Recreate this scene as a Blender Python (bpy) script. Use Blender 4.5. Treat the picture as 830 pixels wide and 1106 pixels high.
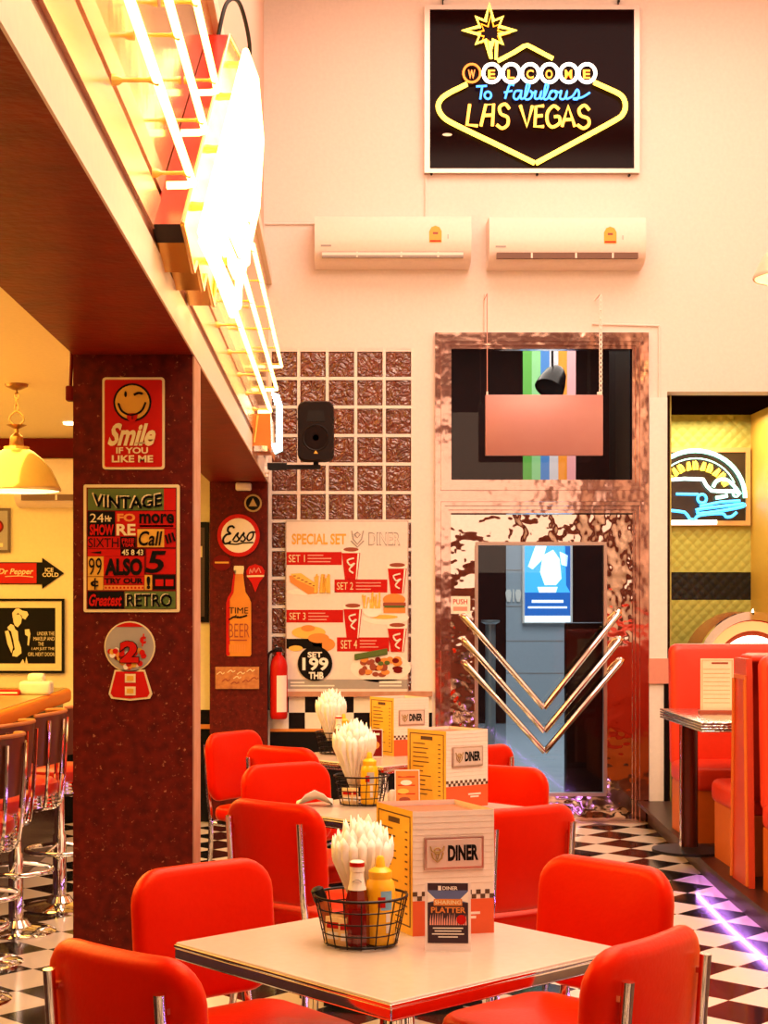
import bpy, bmesh, math, random
from mathutils import Vector, Matrix
random.seed(7)
for o in list(bpy.data.objects): bpy.data.objects.remove(o)
SC = bpy.context.scene; COL = SC.collection; PI = math.pi
# ------------------------------------------------------------------ camera
F, PX, PY, EYE = 1700.0, 364.0, 648.0, 1.535       # focal length in px, vanishing point, eye height
cd = bpy.data.cameras.new('camera'); cam = bpy.data.objects.new('camera', cd); COL.objects.link(cam)
cam.location = (0, 0, EYE); cam.rotation_euler = (PI/2, 0, 0)
cd.sensor_fit = 'AUTO'; cd.sensor_width = 36; cd.lens = 36*F/1106
cd.shift_x = (415-PX)/1106; cd.shift_y = (PY-553)/1106; cd.clip_start = .05
SC.camera = cam
# ------------------------------------------------------------------ exposure, world, lights
vs = SC.view_settings; vs.view_transform = 'Standard'; vs.look = 'None'; vs.gamma = 1; vs.exposure = 0.0; vs.use_curve_mapping = False
SC.display_settings.display_device = 'sRGB'
w = bpy.data.worlds.new('world'); SC.world = w; w.use_nodes = True
bg = w.node_tree.nodes['Background']; bg.inputs[0].default_value = (1, .72, .55, 1); bg.inputs[1].default_value = .03
def area(name, loc, rot, sx, sy, power, color):
    l = bpy.data.lights.new(name, 'AREA'); l.shape = 'RECTANGLE'; l.size = sx; l.size_y = sy; l.energy = power; l.color = color
    o = bpy.data.objects.new(name, l); COL.objects.link(o); o.location = loc; o.rotation_euler = rot
    o['kind'] = 'structure'
    return o
WARM = (1, .74, .54)
area('hall_and_fill_light', (1.6, 3.6, 5.9), (0, 0, 0), 3.2, 5.5, 500, WARM)
area('hall_and_fill_light', (1.8, 8.6, 5.9), (0, 0, 0), 3.6, 2.4, 145, (1, .68, .57))
area('hall_and_fill_light', (1.8, -2.7, 3.2), (math.radians(82), 0, 0), 3.5, 2.5, 48, (1, .70, .50))  # added front fill behind the camera, brightens sides that face it
area('bar_light', (-2.6, 6.4, 2.6), (0, 0, 0), 2.2, 6.5, 260, (1, .60, .12))
area('bar_uplight_fill', (-3.9, 7.0, 2.0), (PI, 0, 0), .5, 7, 150, (1, .66, .20))  # uplight added out of view to brighten the bar ceiling
area('corridor_light', (2.2, 15.5, 4.9), (0, 0, 0), 3, 5, 420, (.80, .92, 1))
area('booth_light', (2.95, 12.0, 3.0), (0, 0, 0), .7, 1.4, 36, (1, .88, .55))
# ------------------------------------------------------------------ helpers
def P(px, py, s):                      # point seen at pixel (px, py) where one metre is s pixels
    return Vector(((px-PX)/s, F/s, EYE-(py-PY)/s))
def flat(x, z, y=0): return (x, y, z)
class Acc:
    """collects geometry and links it as ONE mesh object"""
    def __init__(self): self.v=[]; self.f=[]; self.m=[]; self.mats=[]
    def mi(self, mat):
        if mat not in self.mats: self.mats.append(mat)
        return self.mats.index(mat)
    def add(self, vs_, fs, mat, M=None):
        b = len(self.v); k = self.mi(mat)
        for q in vs_:
            q = Vector(q); self.v.append(M @ q if M is not None else q)
        for f in fs: self.f.append([b+i for i in f]); self.m.append(k)
        return self
    def box(self, c, d, mat, M=None):
        x,y,z = (i/2 for i in d); c = Vector(c)
        vv = [c+Vector((a*x,b_*y,e*z)) for a in (-1,1) for b_ in (-1,1) for e in (-1,1)]
        return self.add(vv, [(0,1,3,2),(4,6,7,5),(0,4,5,1),(2,3,7,6),(0,2,6,4),(1,5,7,3)], mat, M)
    def span(self, x0,x1,y0,y1,z0,z1, mat, M=None):
        return self.box(((x0+x1)/2,(y0+y1)/2,(z0+z1)/2),(abs(x1-x0),abs(y1-y0),abs(z1-z0)),mat,M)
    def rbox(self, c, d, r, mat, seg=3, M=None):
        bm = bmesh.new(); bmesh.ops.create_cube(bm, size=1)
        for v in bm.verts: v.co = Vector((v.co.x*d[0], v.co.y*d[1], v.co.z*d[2]))
        bmesh.ops.bevel(bm, geom=bm.edges[:]+bm.verts[:], offset=min(r, min(d)*.49), segments=seg, profile=.5, affect='EDGES')
        bm.verts.index_update(); c = Vector(c)
        self.add([v.co+c for v in bm.verts], [[v.index for v in f.verts] for f in bm.faces], mat, M); bm.free(); return self
    def tube(self, pts, r, mat, n=8, closed=False, M=None, flatten=1.0):
        pts = [Vector(p) for p in pts]; N = len(pts); rs = r if isinstance(r,(list,tuple)) else [r]*N
        tg = []
        for i in range(N):
            a = pts[(i-1)%N] if (closed or i>0) else pts[i]; b = pts[(i+1)%N] if (closed or i<N-1) else pts[i]
            t = (b-a); tg.append(t.normalized() if t.length>1e-9 else Vector((0,0,1)))
        up = Vector((0,0,1)) if abs(tg[0].z)<.9 else Vector((1,0,0))
        nrm = (up - tg[0]*up.dot(tg[0])).normalized(); vv=[]; ff=[]
        for i in range(N):
            nrm = (nrm - tg[i]*nrm.dot(tg[i])); nrm = nrm.normalized() if nrm.length>1e-6 else tg[i].orthogonal().normalized()
            bi = tg[i].cross(nrm)
            for k in range(n):
                a = 2*PI*k/n; vv.append(pts[i]+(nrm*math.cos(a)*flatten+bi*math.sin(a))*rs[i])
        R_ = N if closed else N-1
        for i in range(R_):
            j=(i+1)%N
            for k in range(n): ff.append((i*n+k, i*n+(k+1)%n, j*n+(k+1)%n, j*n+k))
        if not closed: ff.append(list(range(n))[::-1]); ff.append([(N-1)*n+k for k in range(n)])
        return self.add(vv, ff, mat, M)
    def lathe(self, prof, mat, c=(0,0,0), n=28, M=None, wob=None, caps=True):
        vv=[]; ff=[]; c=Vector(c); m=len(prof)
        for (r,z) in prof:
            for k in range(n):
                a=2*PI*k/n; rr = r*(wob(k,z) if wob else 1); vv.append(c+Vector((rr*math.cos(a), rr*math.sin(a), z)))
        for i in range(m-1):
            for k in range(n): ff.append((i*n+k, i*n+(k+1)%n, (i+1)*n+(k+1)%n, (i+1)*n+k))
        if caps and prof[0][0]>1e-6: ff.append(list(range(n))[::-1])
        if caps and prof[-1][0]>1e-6: ff.append([(m-1)*n+k for k in range(n)])
        return self.add(vv, ff, mat, M)
    def poly(self, pts, y, depth, mat, M=None):      # outline in x,z extruded from front y backwards
        A = sum(pts[i][0]*pts[(i+1)%len(pts)][1]-pts[(i+1)%len(pts)][0]*pts[i][1] for i in range(len(pts)))
        if A<0: pts=pts[::-1]
        n=len(pts); vv=[(x,y,z) for x,z in pts]; ff=[list(range(n))]
        if depth>0:
            vv+=[(x,y+depth,z) for x,z in pts]; ff.append([n+i for i in range(n)][::-1])
            for i in range(n): j=(i+1)%n; ff.append((i,n+i,n+j,j))
        return self.add(vv, ff, mat, M)
    def text(self, t, x0,x1,z0,z1, y, mat, shear=0, bold=0, M=None, curve=0):
        vv, ff = text_geo(t, bold)
        out=[]
        for (a,b) in vv:
            x = x0+(x1-x0)*a + shear*(b-.5)*(z1-z0); z = z0+(z1-z0)*b + curve*(1-(2*a-1)**2)
            out.append((x,y,z))
        return self.add(out, ff, mat, M)
    def cushion(self, w,h,t,corner,bev,puff,mat,M=None,bend=0,cs=6,steps=4):
        """padded rounded-rectangle slab in x,z with thickness along y"""
        def outline(i):
            a,b=w/2-i,h/2-i; r=max(min(corner-i*.5,a*.98,b*.98),.004); pts=[]
            for (sx,sz,a0) in ((1,1,0),(-1,1,PI/2),(-1,-1,PI),(1,-1,1.5*PI)):
                for k in range(cs+1):
                    an=a0+PI/2*k/cs; pts.append((sx*(a-r)+r*math.cos(an), sz*(b-r)+r*math.sin(an)))
            res=[]; n=len(pts)
            for q in range(n):
                p0,p1=pts[q],pts[(q+1)%n]; res.append(p0)
                if (q+1)%(cs+1)==0:
                    for k in range(1,5): res.append((p0[0]+(p1[0]-p0[0])*k/5, p0[1]+(p1[1]-p0[1])*k/5))
            return res
        lo=[]
        for k in range(steps+1):
            a=PI/2*k/steps; lo.append((bev*(1-math.sin(a)) if True else 0, t/2-bev+bev*0, a))
        loops=[]   # (inset, y)
        front=[(bev*(1-math.cos(PI/2*k/steps)), t/2-bev+bev*math.sin(PI/2*k/steps)) for k in range(steps+1)]
        m=min(w,h)/2
        for k in range(1,5):
            fr=k/4; ins=bev+(m*.92-bev)*fr; front.append((ins, t/2+puff*math.sin(PI/2*fr)))
        full=[(i,-y) for i,y in front[::-1]]+[(i,y) for i,y in front]
        vv=[]; ff=[]; n=None
        for (i,y) in full:
            o=outline(i); n=len(o)
            for (x,z) in o: vv.append((x, y+bend*(x/(w/2))**2, z))
        L=len(full)
        for i in range(L-1):
            for k in range(n): ff.append((i*n+k,(i+1)*n+k,(i+1)*n+(k+1)%n,i*n+(k+1)%n))
        ff.append(list(range(n))); ff.append([(L-1)*n+k for k in range(n)][::-1])
        return self.add(vv,ff,mat,M)
    def build(self, name, parent=None, smooth=True, angle=42, weighted=False):
        me=bpy.data.meshes.new(name); me.from_pydata([tuple(q) for q in self.v],[],self.f)
        for mt in self.mats: me.materials.append(mt)
        me.polygons.foreach_set('material_index', self.m)
        bm=bmesh.new(); bm.from_mesh(me); bmesh.ops.recalc_face_normals(bm, faces=bm.faces) if getattr(self,'fixn',True) else None
        bm.to_mesh(me); bm.free()
        if smooth:
            me.polygons.foreach_set('use_smooth',[True]*len(me.polygons)); me.set_sharp_from_angle(angle=math.radians(angle))
        me.update(); o=bpy.data.objects.new(name, me); COL.objects.link(o)
        if parent: o.parent=parent
        if weighted:
            md=o.modifiers.new('wn','WEIGHTED_NORMAL'); md.keep_sharp=True
        return o
_tc={}
def text_geo(t, bold):
    k=(t,bold)
    if k in _tc: return _tc[k]
    cu=bpy.data.curves.new('t','FONT'); cu.body=t; cu.offset=bold; cu.resolution_u=3
    ob=bpy.data.objects.new('t',cu); me=ob.to_mesh()
    vv=[(v.co.x,v.co.y) for v in me.vertices]; ff=[list(p.vertices) for p in me.polygons]
    ob.to_mesh_clear(); bpy.data.objects.remove(ob); bpy.data.curves.remove(cu)
    x0=min(v[0] for v in vv); x1=max(v[0] for v in vv); y0=min(v[1] for v in vv); y1=max(v[1] for v in vv)
    vv=[((x-x0)/(x1-x0),(y-y0)/(y1-y0)) for x,y in vv]; _tc[k]=(vv,ff); return _tc[k]
def thing(name,label,cat,loc=(0,0,0),rotz=0,group=None):
    o=bpy.data.objects.new(name,None); COL.objects.link(o); o.location=loc; o.rotation_euler=(0,0,rotz); o.empty_display_size=.1
    return tag(o,label,cat,group)
def tag(o,label,cat,group=None):
    o['label']=label; o['category']=cat
    if group: o['group']=group
    return o
def struct(acc,name,parent=None,**k):
    o=acc.build(name,parent,**k); o['kind']='structure'; return o
def dup(root, loc, rotz, label, group=None):
    r=root.copy(); COL.objects.link(r); r.location=loc; r.rotation_euler=(0,0,rotz); r['label']=label
    if group: r['group']=group
    for ch in list(root.children):
        c=ch.copy(); COL.objects.link(c); c.parent=r
        for g in list(ch.children):
            d=g.copy(); COL.objects.link(d); d.parent=c
    return r
def arc(cx,cz,rx,rz,a0,a1,n=16):
    return [(cx+rx*math.cos(math.radians(a0+(a1-a0)*k/n)), cz+rz*math.sin(math.radians(a0+(a1-a0)*k/n))) for k in range(n+1)]
def smooth_path(pts, n=6, closed=False):
    pts=[Vector(p) for p in pts]; out=[]; N=len(pts)
    for i in range(N if closed else N-1):
        p0=pts[(i-1)%N] if closed or i>0 else pts[i]; p1=pts[i]; p2=pts[(i+1)%N]; p3=pts[(i+2)%N] if closed or i+2<N else p2
        for k in range(n):
            t=k/n; out.append(.5*((2*p1)+(p2-p0)*t+(2*p0-5*p1+4*p2-p3)*t*t+(3*p1-p0-3*p2+p3)*t**3))
    if not closed: out.append(pts[-1])
    return out
def rotx(a): return Matrix.Rotation(a,4,'X')
def roty(a): return Matrix.Rotation(a,4,'Y')
def rotzm(a): return Matrix.Rotation(a,4,'Z')
def tr(x,y,z): return Matrix.Translation((x,y,z))
# ------------------------------------------------------------------ materials
def mat(name,col,rough=.5,metal=0,emit=None,es=0,noise=None,bump=None,spec=.5,coat=0,trans=None):
    """noise=(scale, colour2, contrast) mottles the colour; bump=(scale, strength)"""
    m=bpy.data.materials.new(name); m.use_nodes=True; nt=m.node_tree; b=nt.nodes['Principled BSDF']
    b.inputs['Base Color'].default_value=(*col,1); b.inputs['Roughness'].default_value=rough; b.inputs['Metallic'].default_value=metal
    b.inputs['Specular IOR Level'].default_value=spec; b.inputs['Coat Weight'].default_value=coat
    if emit: b.inputs['Emission Color'].default_value=(*emit,1); b.inputs['Emission Strength'].default_value=es
    tc=nt.nodes.new('ShaderNodeTexCoord')
    sc=noise or (40,tuple(c*.93 for c in col),.5)
    nz=nt.nodes.new('ShaderNodeTexNoise'); nz.inputs['Scale'].default_value=sc[0]; nz.inputs['Detail'].default_value=5
    nt.links.new(tc.outputs['Object'],nz.inputs['Vector'])
    rp=nt.nodes.new('ShaderNodeValToRGB'); rp.color_ramp.elements[0].position=.5-.5*(1-sc[2]); rp.color_ramp.elements[1].position=.5+.5*(1-sc[2])
    rp.color_ramp.elements[0].color=(*sc[1],1); rp.color_ramp.elements[1].color=(*col,1)
    nt.links.new(nz.outputs['Fac'],rp.inputs['Fac']); nt.links.new(rp.outputs['Color'],b.inputs['Base Color'])
    if bump:
        n2=nt.nodes.new('ShaderNodeTexNoise'); n2.inputs['Scale'].default_value=bump[0]; n2.inputs['Detail'].default_value=2
        nt.links.new(tc.outputs['Object'],n2.inputs['Vector'])
        bp=nt.nodes.new('ShaderNodeBump'); bp.inputs['Strength'].default_value=bump[1]; bp.inputs['Distance'].default_value=.02
        nt.links.new(n2.outputs['Fac'],bp.inputs['Height']); nt.links.new(bp.outputs['Normal'],b.inputs['Normal'])
    return m
def neon(name,col,s):
    m=bpy.data.materials.new(name); m.use_nodes=True; b=m.node_tree.nodes['Principled BSDF']
    b.inputs['Base Color'].default_value=(*col,1); b.inputs['Emission Color'].default_value=(*col,1); b.inputs['Emission Strength'].default_value=s
    return m
def glass(name,tint=(1,1,1),refl=.08,rough=.0):
    m=bpy.data.materials.new(name); m.use_nodes=True; nt=m.node_tree; nt.nodes.remove(nt.nodes['Principled BSDF'])
    t=nt.nodes.new('ShaderNodeBsdfTransparent'); t.inputs[0].default_value=(*tint,1)
    g=nt.nodes.new('ShaderNodeBsdfGlossy'); g.inputs['Roughness'].default_value=rough
    fr=nt.nodes.new('ShaderNodeLayerWeight'); fr.inputs[0].default_value=.15
    mu=nt.nodes.new('ShaderNodeMath'); mu.operation='MULTIPLY_ADD'; mu.inputs[1].default_value=.6; mu.inputs[2].default_value=refl
    nt.links.new(fr.outputs['Fresnel'],mu.inputs[0])
    mx=nt.nodes.new('ShaderNodeMixShader'); nt.links.new(mu.outputs[0],mx.inputs[0]); nt.links.new(t.outputs[0],mx.inputs[1]); nt.links.new(g.outputs[0],mx.inputs[2])
    nt.links.new(mx.outputs[0],nt.nodes['Material Output'].inputs[0]); return m
def checker_mat(name,c1,c2,side,ang,off,rough,axis='XY',spec=.5):
    m=mat(name,c1,rough,spec=spec); nt=m.node_tree; b=nt.nodes['Principled BSDF']
    tc=nt.nodes.new('ShaderNodeTexCoord'); s0=nt.nodes.new('ShaderNodeVectorMath'); s0.operation='SUBTRACT'; s0.inputs[1].default_value=off
    r0=nt.nodes.new('ShaderNodeVectorRotate'); r0.rotation_type='Z_AXIS'; r0.inputs['Angle'].default_value=ang
    sc=nt.nodes.new('ShaderNodeVectorMath'); sc.operation='MULTIPLY_ADD'; sc.inputs[1].default_value=(1/side,)*3; sc.inputs[2].default_value=(0.0,0.0,.5)
    ck=nt.nodes.new('ShaderNodeTexChecker'); ck.inputs['Scale'].default_value=1; ck.inputs['Color1'].default_value=(*c1,1); ck.inputs['Color2'].default_value=(*c2,1)
    nt.links.new(tc.outputs['Object'],s0.inputs[0]); nt.links.new(s0.outputs[0],r0.inputs['Vector']); nt.links.new(r0.outputs[0],sc.inputs[0])
    nt.links.new(sc.outputs[0],ck.inputs['Vector']); nt.links.new(ck.outputs['Color'],b.inputs['Base Color']); return m
def diamond_plate(name,col,metal=.6,rough=.35,scale=16):
    m=mat(name,col,rough,metal); nt=m.node_tree; b=nt.nodes['Principled BSDF']
    tc=nt.nodes.new('ShaderNodeTexCoord'); r0=nt.nodes.new('ShaderNodeVectorRotate'); r0.rotation_type='Y_AXIS'; r0.inputs['Angle'].default_value=PI/4
    vo=nt.nodes.new('ShaderNodeTexVoronoi'); vo.inputs['Scale'].default_value=scale; vo.inputs['Randomness'].default_value=0
    bp=nt.nodes.new('ShaderNodeBump'); bp.inputs['Strength'].default_value=.6; bp.inputs['Distance'].default_value=.01; bp.invert=True
    nt.links.new(tc.outputs['Object'],r0.inputs['Vector']); nt.links.new(r0.outputs[0],vo.inputs['Vector'])
    nt.links.new(vo.outputs['Distance'],bp.inputs['Height']); nt.links.new(bp.outputs['Normal'],b.inputs['Normal']); return m
WHITE=mat('wall_paint',(.84,.74,.66),.6,bump=(60,.03))
PINKW=mat('side_wall_paint',(.80,.52,.40),.6)
YELW=mat('bar_wall_paint',(.85,.70,.40),.6)
CEILM=mat('ceiling_paint',(.85,.75,.62),.7)
RUST=mat('rust_laminate',(.15,.010,.004),.5,0,noise=(34,(.035,.003,.002),.30),spec=.12)
SOFF=mat('soffit_laminate',(.26,.016,.004),.40,0,noise=(9,(.10,.005,.002),.3),bump=(35,.12),spec=.15)
nt=RUST.node_tree; b=nt.nodes['Principled BSDF']; src=b.inputs['Base Color'].links[0].from_socket
tc=nt.nodes.new('ShaderNodeTexCoord'); n3=nt.nodes.new('ShaderNodeTexNoise'); n3.inputs['Scale'].default_value=75; n3.inputs['Detail'].default_value=6; n3.inputs['Roughness'].default_value=.7
r3=nt.nodes.new('ShaderNodeValToRGB'); r3.color_ramp.elements[0].position=.615; r3.color_ramp.elements[1].position=.70
mx=nt.nodes.new('ShaderNodeMix'); mx.data_type='RGBA'; mx.inputs['B'].default_value=(.40,.14,.07,1)
nt.links.new(tc.outputs['Object'],n3.inputs['Vector']); nt.links.new(n3.outputs['Fac'],r3.inputs['Fac']); nt.links.new(r3.outputs['Color'],mx.inputs['Factor']); nt.links.new(src,mx.inputs['A']); nt.links.new(mx.outputs['Result'],b.inputs['Base Color'])
TAN=mat('tan_trim',(.55,.30,.20),.5,noise=(14,(.40,.14,.05),.3))
BLACK=mat('black_gloss',(.006,.005,.005),.25,spec=.2)
BLKM=mat('black_matte',(.010,.006,.006),.5,spec=.2)
FLOORM=checker_mat('checker_floor',(.80,.66,.54),(.010,.008,.008),.2602,PI/4-.0141,(1.679,6.589,0),.11)
WOOD=mat('dark_wood_step',(.055,.014,.006),.35,noise=(8,(.018,.005,.003),.3),spec=.25)
CHROME=mat('chrome',(.88,.86,.84),.07,1)
WAVY=mat('wavy_chrome',(.80,.62,.52),.05,1,bump=(6,.6))
FRAMECH=mat('frame_chrome',(.80,.50,.40),.12,1,bump=(6,.35))
STEEL=mat('satin_steel',(.62,.46,.38),.32,1)
RED=mat('red_vinyl',(.60,.006,.0006),.36,noise=(60,(.57,.005,.0005),.5),bump=(90,.04),spec=.4)
for k_,v_ in (('Sheen Weight',.50),('Sheen Roughness',.35),('Sheen Tint',(1,.30,.02,1))): RED.node_tree.nodes['Principled BSDF'].inputs[k_].default_value=v_  # orange sheen and specular tints imitate warm light on the chair tops
RED.node_tree.nodes['Principled BSDF'].inputs['Specular Tint'].default_value=(1,.30,.04,1)
BOOTHRED=mat('booth_vinyl',(.70,.035,.008),.36)
BOOTHOR=mat('booth_panel',(.62,.13,.012),.4)
LAM=mat('table_laminate',(.54,.42,.35),.20,noise=(50,(.50,.39,.32),.4))
SIGNRED=mat('sign_red',(.50,.008,.004),.4,spec=.15); SIGNBLK=mat('sign_black',(.007,.005,.004),.5,spec=.08)
CREAM=mat('sign_cream',(.78,.62,.33),.5); SIGNYEL=mat('sign_yellow',(.72,.36,.03),.45); SIGNGRN=mat('sign_green',(.10,.14,.03),.5,spec=.15)
DARKRED=mat('sign_dark_red',(.16,.006,.004),.5,spec=.1); ORANGE=mat('sign_orange',(.70,.22,.03),.45); PAPER=mat('paper',(.88,.78,.66),.7)
PWHITE=mat('plastic_white',(.88,.76,.66),.35); GREY=mat('mid_grey',(.35,.30,.26),.5)
PINKP=mat('sticker_pink',(.75,.30,.22),.5)
# ================================================================== the setting
YB=F/156.0                                   # front of the back wall
BX0,BX1,BZ=-.869,-.4756,2.343                # beam and columns
a=Acc(); a.span(-6,6,-3,YB+.2,-.1,0,FLOORM); struct(a,'floor')
a=Acc()
gx0,gx1,gz0,gz1=-.4615,.526,.890,3.266       # glass block opening
dx0,dx1,dz=(470-PX)/156,(700-PX)/156,EYE+(PY-360)/156
ax0,az=(721-PX)/156,EYE+(PY-423)/156
for (x0,x1,z0,z1) in ((BX0,gx0,0,6.2),(gx0,gx1,0,gz0),(gx0,gx1,gz1,6.2),(gx1,dx0,0,6.2),(dx0,dx1,dz,6.2),(dx1,ax0,0,6.2),(ax0,4.4,az,6.2)):
    a.span(x0,x1,YB,YB+.2,z0,z1,WHITE)
struct(a,'wall_back',smooth=False)
a=Acc(); a.span(-5,BX0,YB,YB+.2,0,2.9,YELW); struct(a,'wall_bar',smooth=False)
a=Acc(); a.span(-5,BX0,YB-.012,YB,0,.66,BLACK); a.span(-5,BX0,YB-.03,YB,.645,.675,ORANGE); a.span(-5,BX0,YB-.012,YB,.675,.775,BLACK); struct(a,'trim_1',smooth=False)
a=Acc(); a.span(-5,BX0,YB-.05,YB,EYE+(PY-496)/156,2.66,DARKRED); struct(a,'trim_2',smooth=False)
a=Acc(); a.span(-5.1,-5,-3,YB+.2,0,2.9,YELW); struct(a,'wall_far_left',smooth=False)
a=Acc(); a.span(-5,BX0,-3,YB,2.65,2.75,YELW); struct(a,'ceiling_bar',smooth=False)
a=Acc(); a.span(BX0,4.5,-3,YB+.2,6.2,6.3,CEILM); struct(a,'ceiling',smooth=False)
a=Acc(); a.span(4.4,4.5,-3,YB+.2,0,6.2,WHITE); struct(a,'wall_right',smooth=False)
a=Acc(); a.span(-5,4.5,-3.1,-3,0,6.3,mat('front_wall_red',(.16,.03,.015),.6)); struct(a,'wall_front',smooth=False)
# beam, upper wall and the lit fascia
a=Acc(); a.span(BX0,BX1,-3,YB,BZ,BZ+.06,SOFF); struct(a,'ceiling_soffit',smooth=False)
a=Acc(); a.span(BX0,BX1-.03,-3,YB,BZ+.06,6.2,PINKW); struct(a,'wall_left',smooth=False)
FASY=mat('fascia_gold_metal',(.82,.46,.11),.14,.9,bump=(5,.10)); FASW=mat('fascia_white',(.82,.66,.54),.4); FASP=mat('fascia_pink_metal',(.80,.46,.28),.25,.6)
FASD=mat('fascia_brown_groove',(.22,.055,.02),.35)
a=Acc()
for (z0,z1,d,mm) in ((BZ+.0,2.455,0,FASW),(2.455,2.485,-.005,FASD),(2.485,2.60,.004,FASP),(2.60,2.63,-.012,FASD),(2.63,2.70,0,FASP),(2.70,3.72,-.004,FASY),(3.72,3.80,.02,FASW)):
    a.span(BX1 if z0<BZ+.05 else BX1-.03,BX1+d+.006,-3,YB,z0,z1,mm)
struct(a,'trim_3',smooth=False)
# columns
YN=F/328.0; YF=F/158.0
a=Acc(); a.span(BX0,BX1,YN,YN+.27,0,BZ,RUST); a.span(BX1,BX1+.004,YN+.012,YN+.26,0,BZ,TAN); struct(a,'column_near',smooth=False)
a=Acc(); a.span(BX0,BX1,YF,YB,0,BZ,RUST); struct(a,'column_far',smooth=False)
# white post beside the alcove and conduits
a=Acc(); a.span(dx1+.005,ax0-.005,YB-.03,YB,0,EYE+(PY-430)/156,mat('post_white',(.88,.82,.76),.45)); a.span(dx1,ax0+.01,YB-.05,YB,EYE+(PY-738)/156,EYE+(PY-711)/156,PINKP); a.span(ax0-.03,ax0,YB-.045,YB,0,EYE+(PY-738)/156,BLACK); struct(a,'trim_4',smooth=False)
a=Acc()
for q in ([(287,242),(345,242)],[(460,190),(460,240)],[(712,352),(712,430)],[(640,350),(712,352)],[(524,318),(524,360)]):
    a.tube([P(x,y,156)+Vector((0,-.008,0)) for x,y in q],.008,WHITE,6)
struct(a,'trim_5')
# checked tile strip under the glass blocks
a=Acc(); tk=checker_mat('wall_check',(.85,.74,.62),(.008,.008,.008),.1125,0,(0,0,0),.25)
q=.1125; x=-.4615+ (310-292)/156-.105; z1=EYE+(PY-752)/156
a.span(gx0,dx0-.02,YB-.014,YB,EYE+(PY-787)/156-.02,EYE+(PY-787)/156,ORANGE); a.span(gx0,dx0-.02,YB-.05,YB,z1,z1+.035,TAN)
a.span(gx0,dx0-.02,YB-.012,YB,0,EYE+(PY-787)/156-.02,BLACK)
CW=mat('tile_white',(.85,.74,.62),.25)
for r in range(2):
    for c in range(11):
        xa=(294.5-PX)/156+c*q; xb=min(xa+q,dx0-.02)
        if xb>xa: a.span(xa,xb,YB-.012,YB,z1-(r+1)*q,z1-r*q, BLACK if (c+r)%2==0 else CW)
struct(a,'trim_6',smooth=False)
# glass block window
GB=mat('glass_block',(.07,.018,.010),.08,0,noise=(10,(.24,.055,.024),.3),spec=.9)
nt=GB.node_tree; b=nt.nodes['Principled BSDF']; tc=nt.nodes.new('ShaderNodeTexCoord')
vo=nt.nodes.new('ShaderNodeTexNoise'); vo.inputs['Scale'].default_value=13; vo.inputs['Detail'].default_value=1; vo.inputs['Distortion'].default_value=2.2
bp=nt.nodes.new('ShaderNodeBump'); bp.inputs['Strength'].default_value=1; bp.inputs['Distance'].default_value=.025
nt.links.new(tc.outputs['Object'],vo.inputs['Vector']); nt.links.new(vo.outputs['Fac'],bp.inputs['Height']); nt.links.new(bp.outputs['Normal'],b.inputs['Normal'])
w1=bpy.data.objects.new('window_1',None); COL.objects.link(w1); w1.location=(0,YB,0); w1['kind']='structure'
pit=.1975; a=Acc(); g=Acc()
for c in range(5):
    for r in range(12):
        cx=gx1-(c+.5)*pit; cz=gz1-(r+.5)*pit
        g.rbox((cx,.05,cz),(pit-.022,.09,pit-.022),.012,GB,2)
for c in range(6): a.span(gx1-c*pit-.011,gx1-c*pit+.011,-.002,.10,gz1-12*pit-.012,gz1+.012,PWHITE)
for r in range(13): a.span(gx1-5*pit,gx1,.0,.10,gz1-r*pit-.011,gz1-r*pit+.011,PWHITE)
g.build('glass_blocks',w1,weighted=True)['kind']='structure'; a.build('grout',w1,smooth=False)['kind']='structure'
# ------------------------------------------------------------------ entrance door with transom
d1=bpy.data.objects.new('door_1',None); COL.objects.link(d1); d1.location=((585-PX)/156,YB,0); d1['kind']='structure'
def D(px,py): return ((px-585)/156, EYE-(py-PY)/156)
def frame(acc,x0,y0,x1,y1,wd,yf,yb,mm):         # rectangular frame given in photo px on the wall plane
    (a0,b0),(a1,b1)=D(x0,y0),D(x1,y1); w_=wd/156
    acc.span(a0,a1,yf,yb,b0-w_,b0,mm); acc.span(a0,a1,yf,yb,b1,b1+w_,mm)
    acc.span(a0,a0+w_,yf,yb,b1+w_,b0-w_,mm); acc.span(a1-w_,a1,yf,yb,b1+w_,b0-w_,mm)
f=Acc()
for k,(ins,wd,yf) in enumerate(((0,6,-.035),(6,4,-.060),(10,4,-.045),(14,3.5,-.025))):
    frame(f,470+ins,360+ins,700-ins,536-ins,wd,yf,.06,FRAMECH)
f.build('transom_frame',d1,smooth=False)
f=Acc()
for k,(ins,wd,yf) in enumerate(((0,6,-.035),(6,4,-.060),(10,4,-.045),(14,3.0,-.025))):
    x0,y0=D(470+ins,536+ins*1.1); x1,_=D(700-ins,0); w_=wd/156
    f.span(x0,x1,yf,.06,y0-w_,y0,FRAMECH); f.span(x0,x0+w_,yf,.06,0,y0-w_,FRAMECH); f.span(x1-w_,x1,yf,.06,0,y0-w_,FRAMECH)
f.build('door_frame',d1,smooth=False)
g=Acc(); (x0,z0),(x1,z1)=D(487,378),D(681,519); g.span(x0,x1,.02,.028,z1,z0,glass('transom_glass_mat',(.85,.74,.66),.02)); g.build('transom_glass',d1,smooth=False)
lf=Acc(); (x0,z0),(x1,z1)=D(487,556),D(683,889); (u0,v0),(u1,v1)=D(513.5,586),D(655,859)
for r in ((x0,u0,z1,z0),(u1,x1,z1,z0),(u0,u1,v0,z0),(u0,u1,z1,v1)): lf.span(r[0],r[1],-.01,.035,r[2],r[3],WAVY)
lf.build('door_leaf',d1,smooth=False)
e=Acc(); w_=3/156
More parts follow.
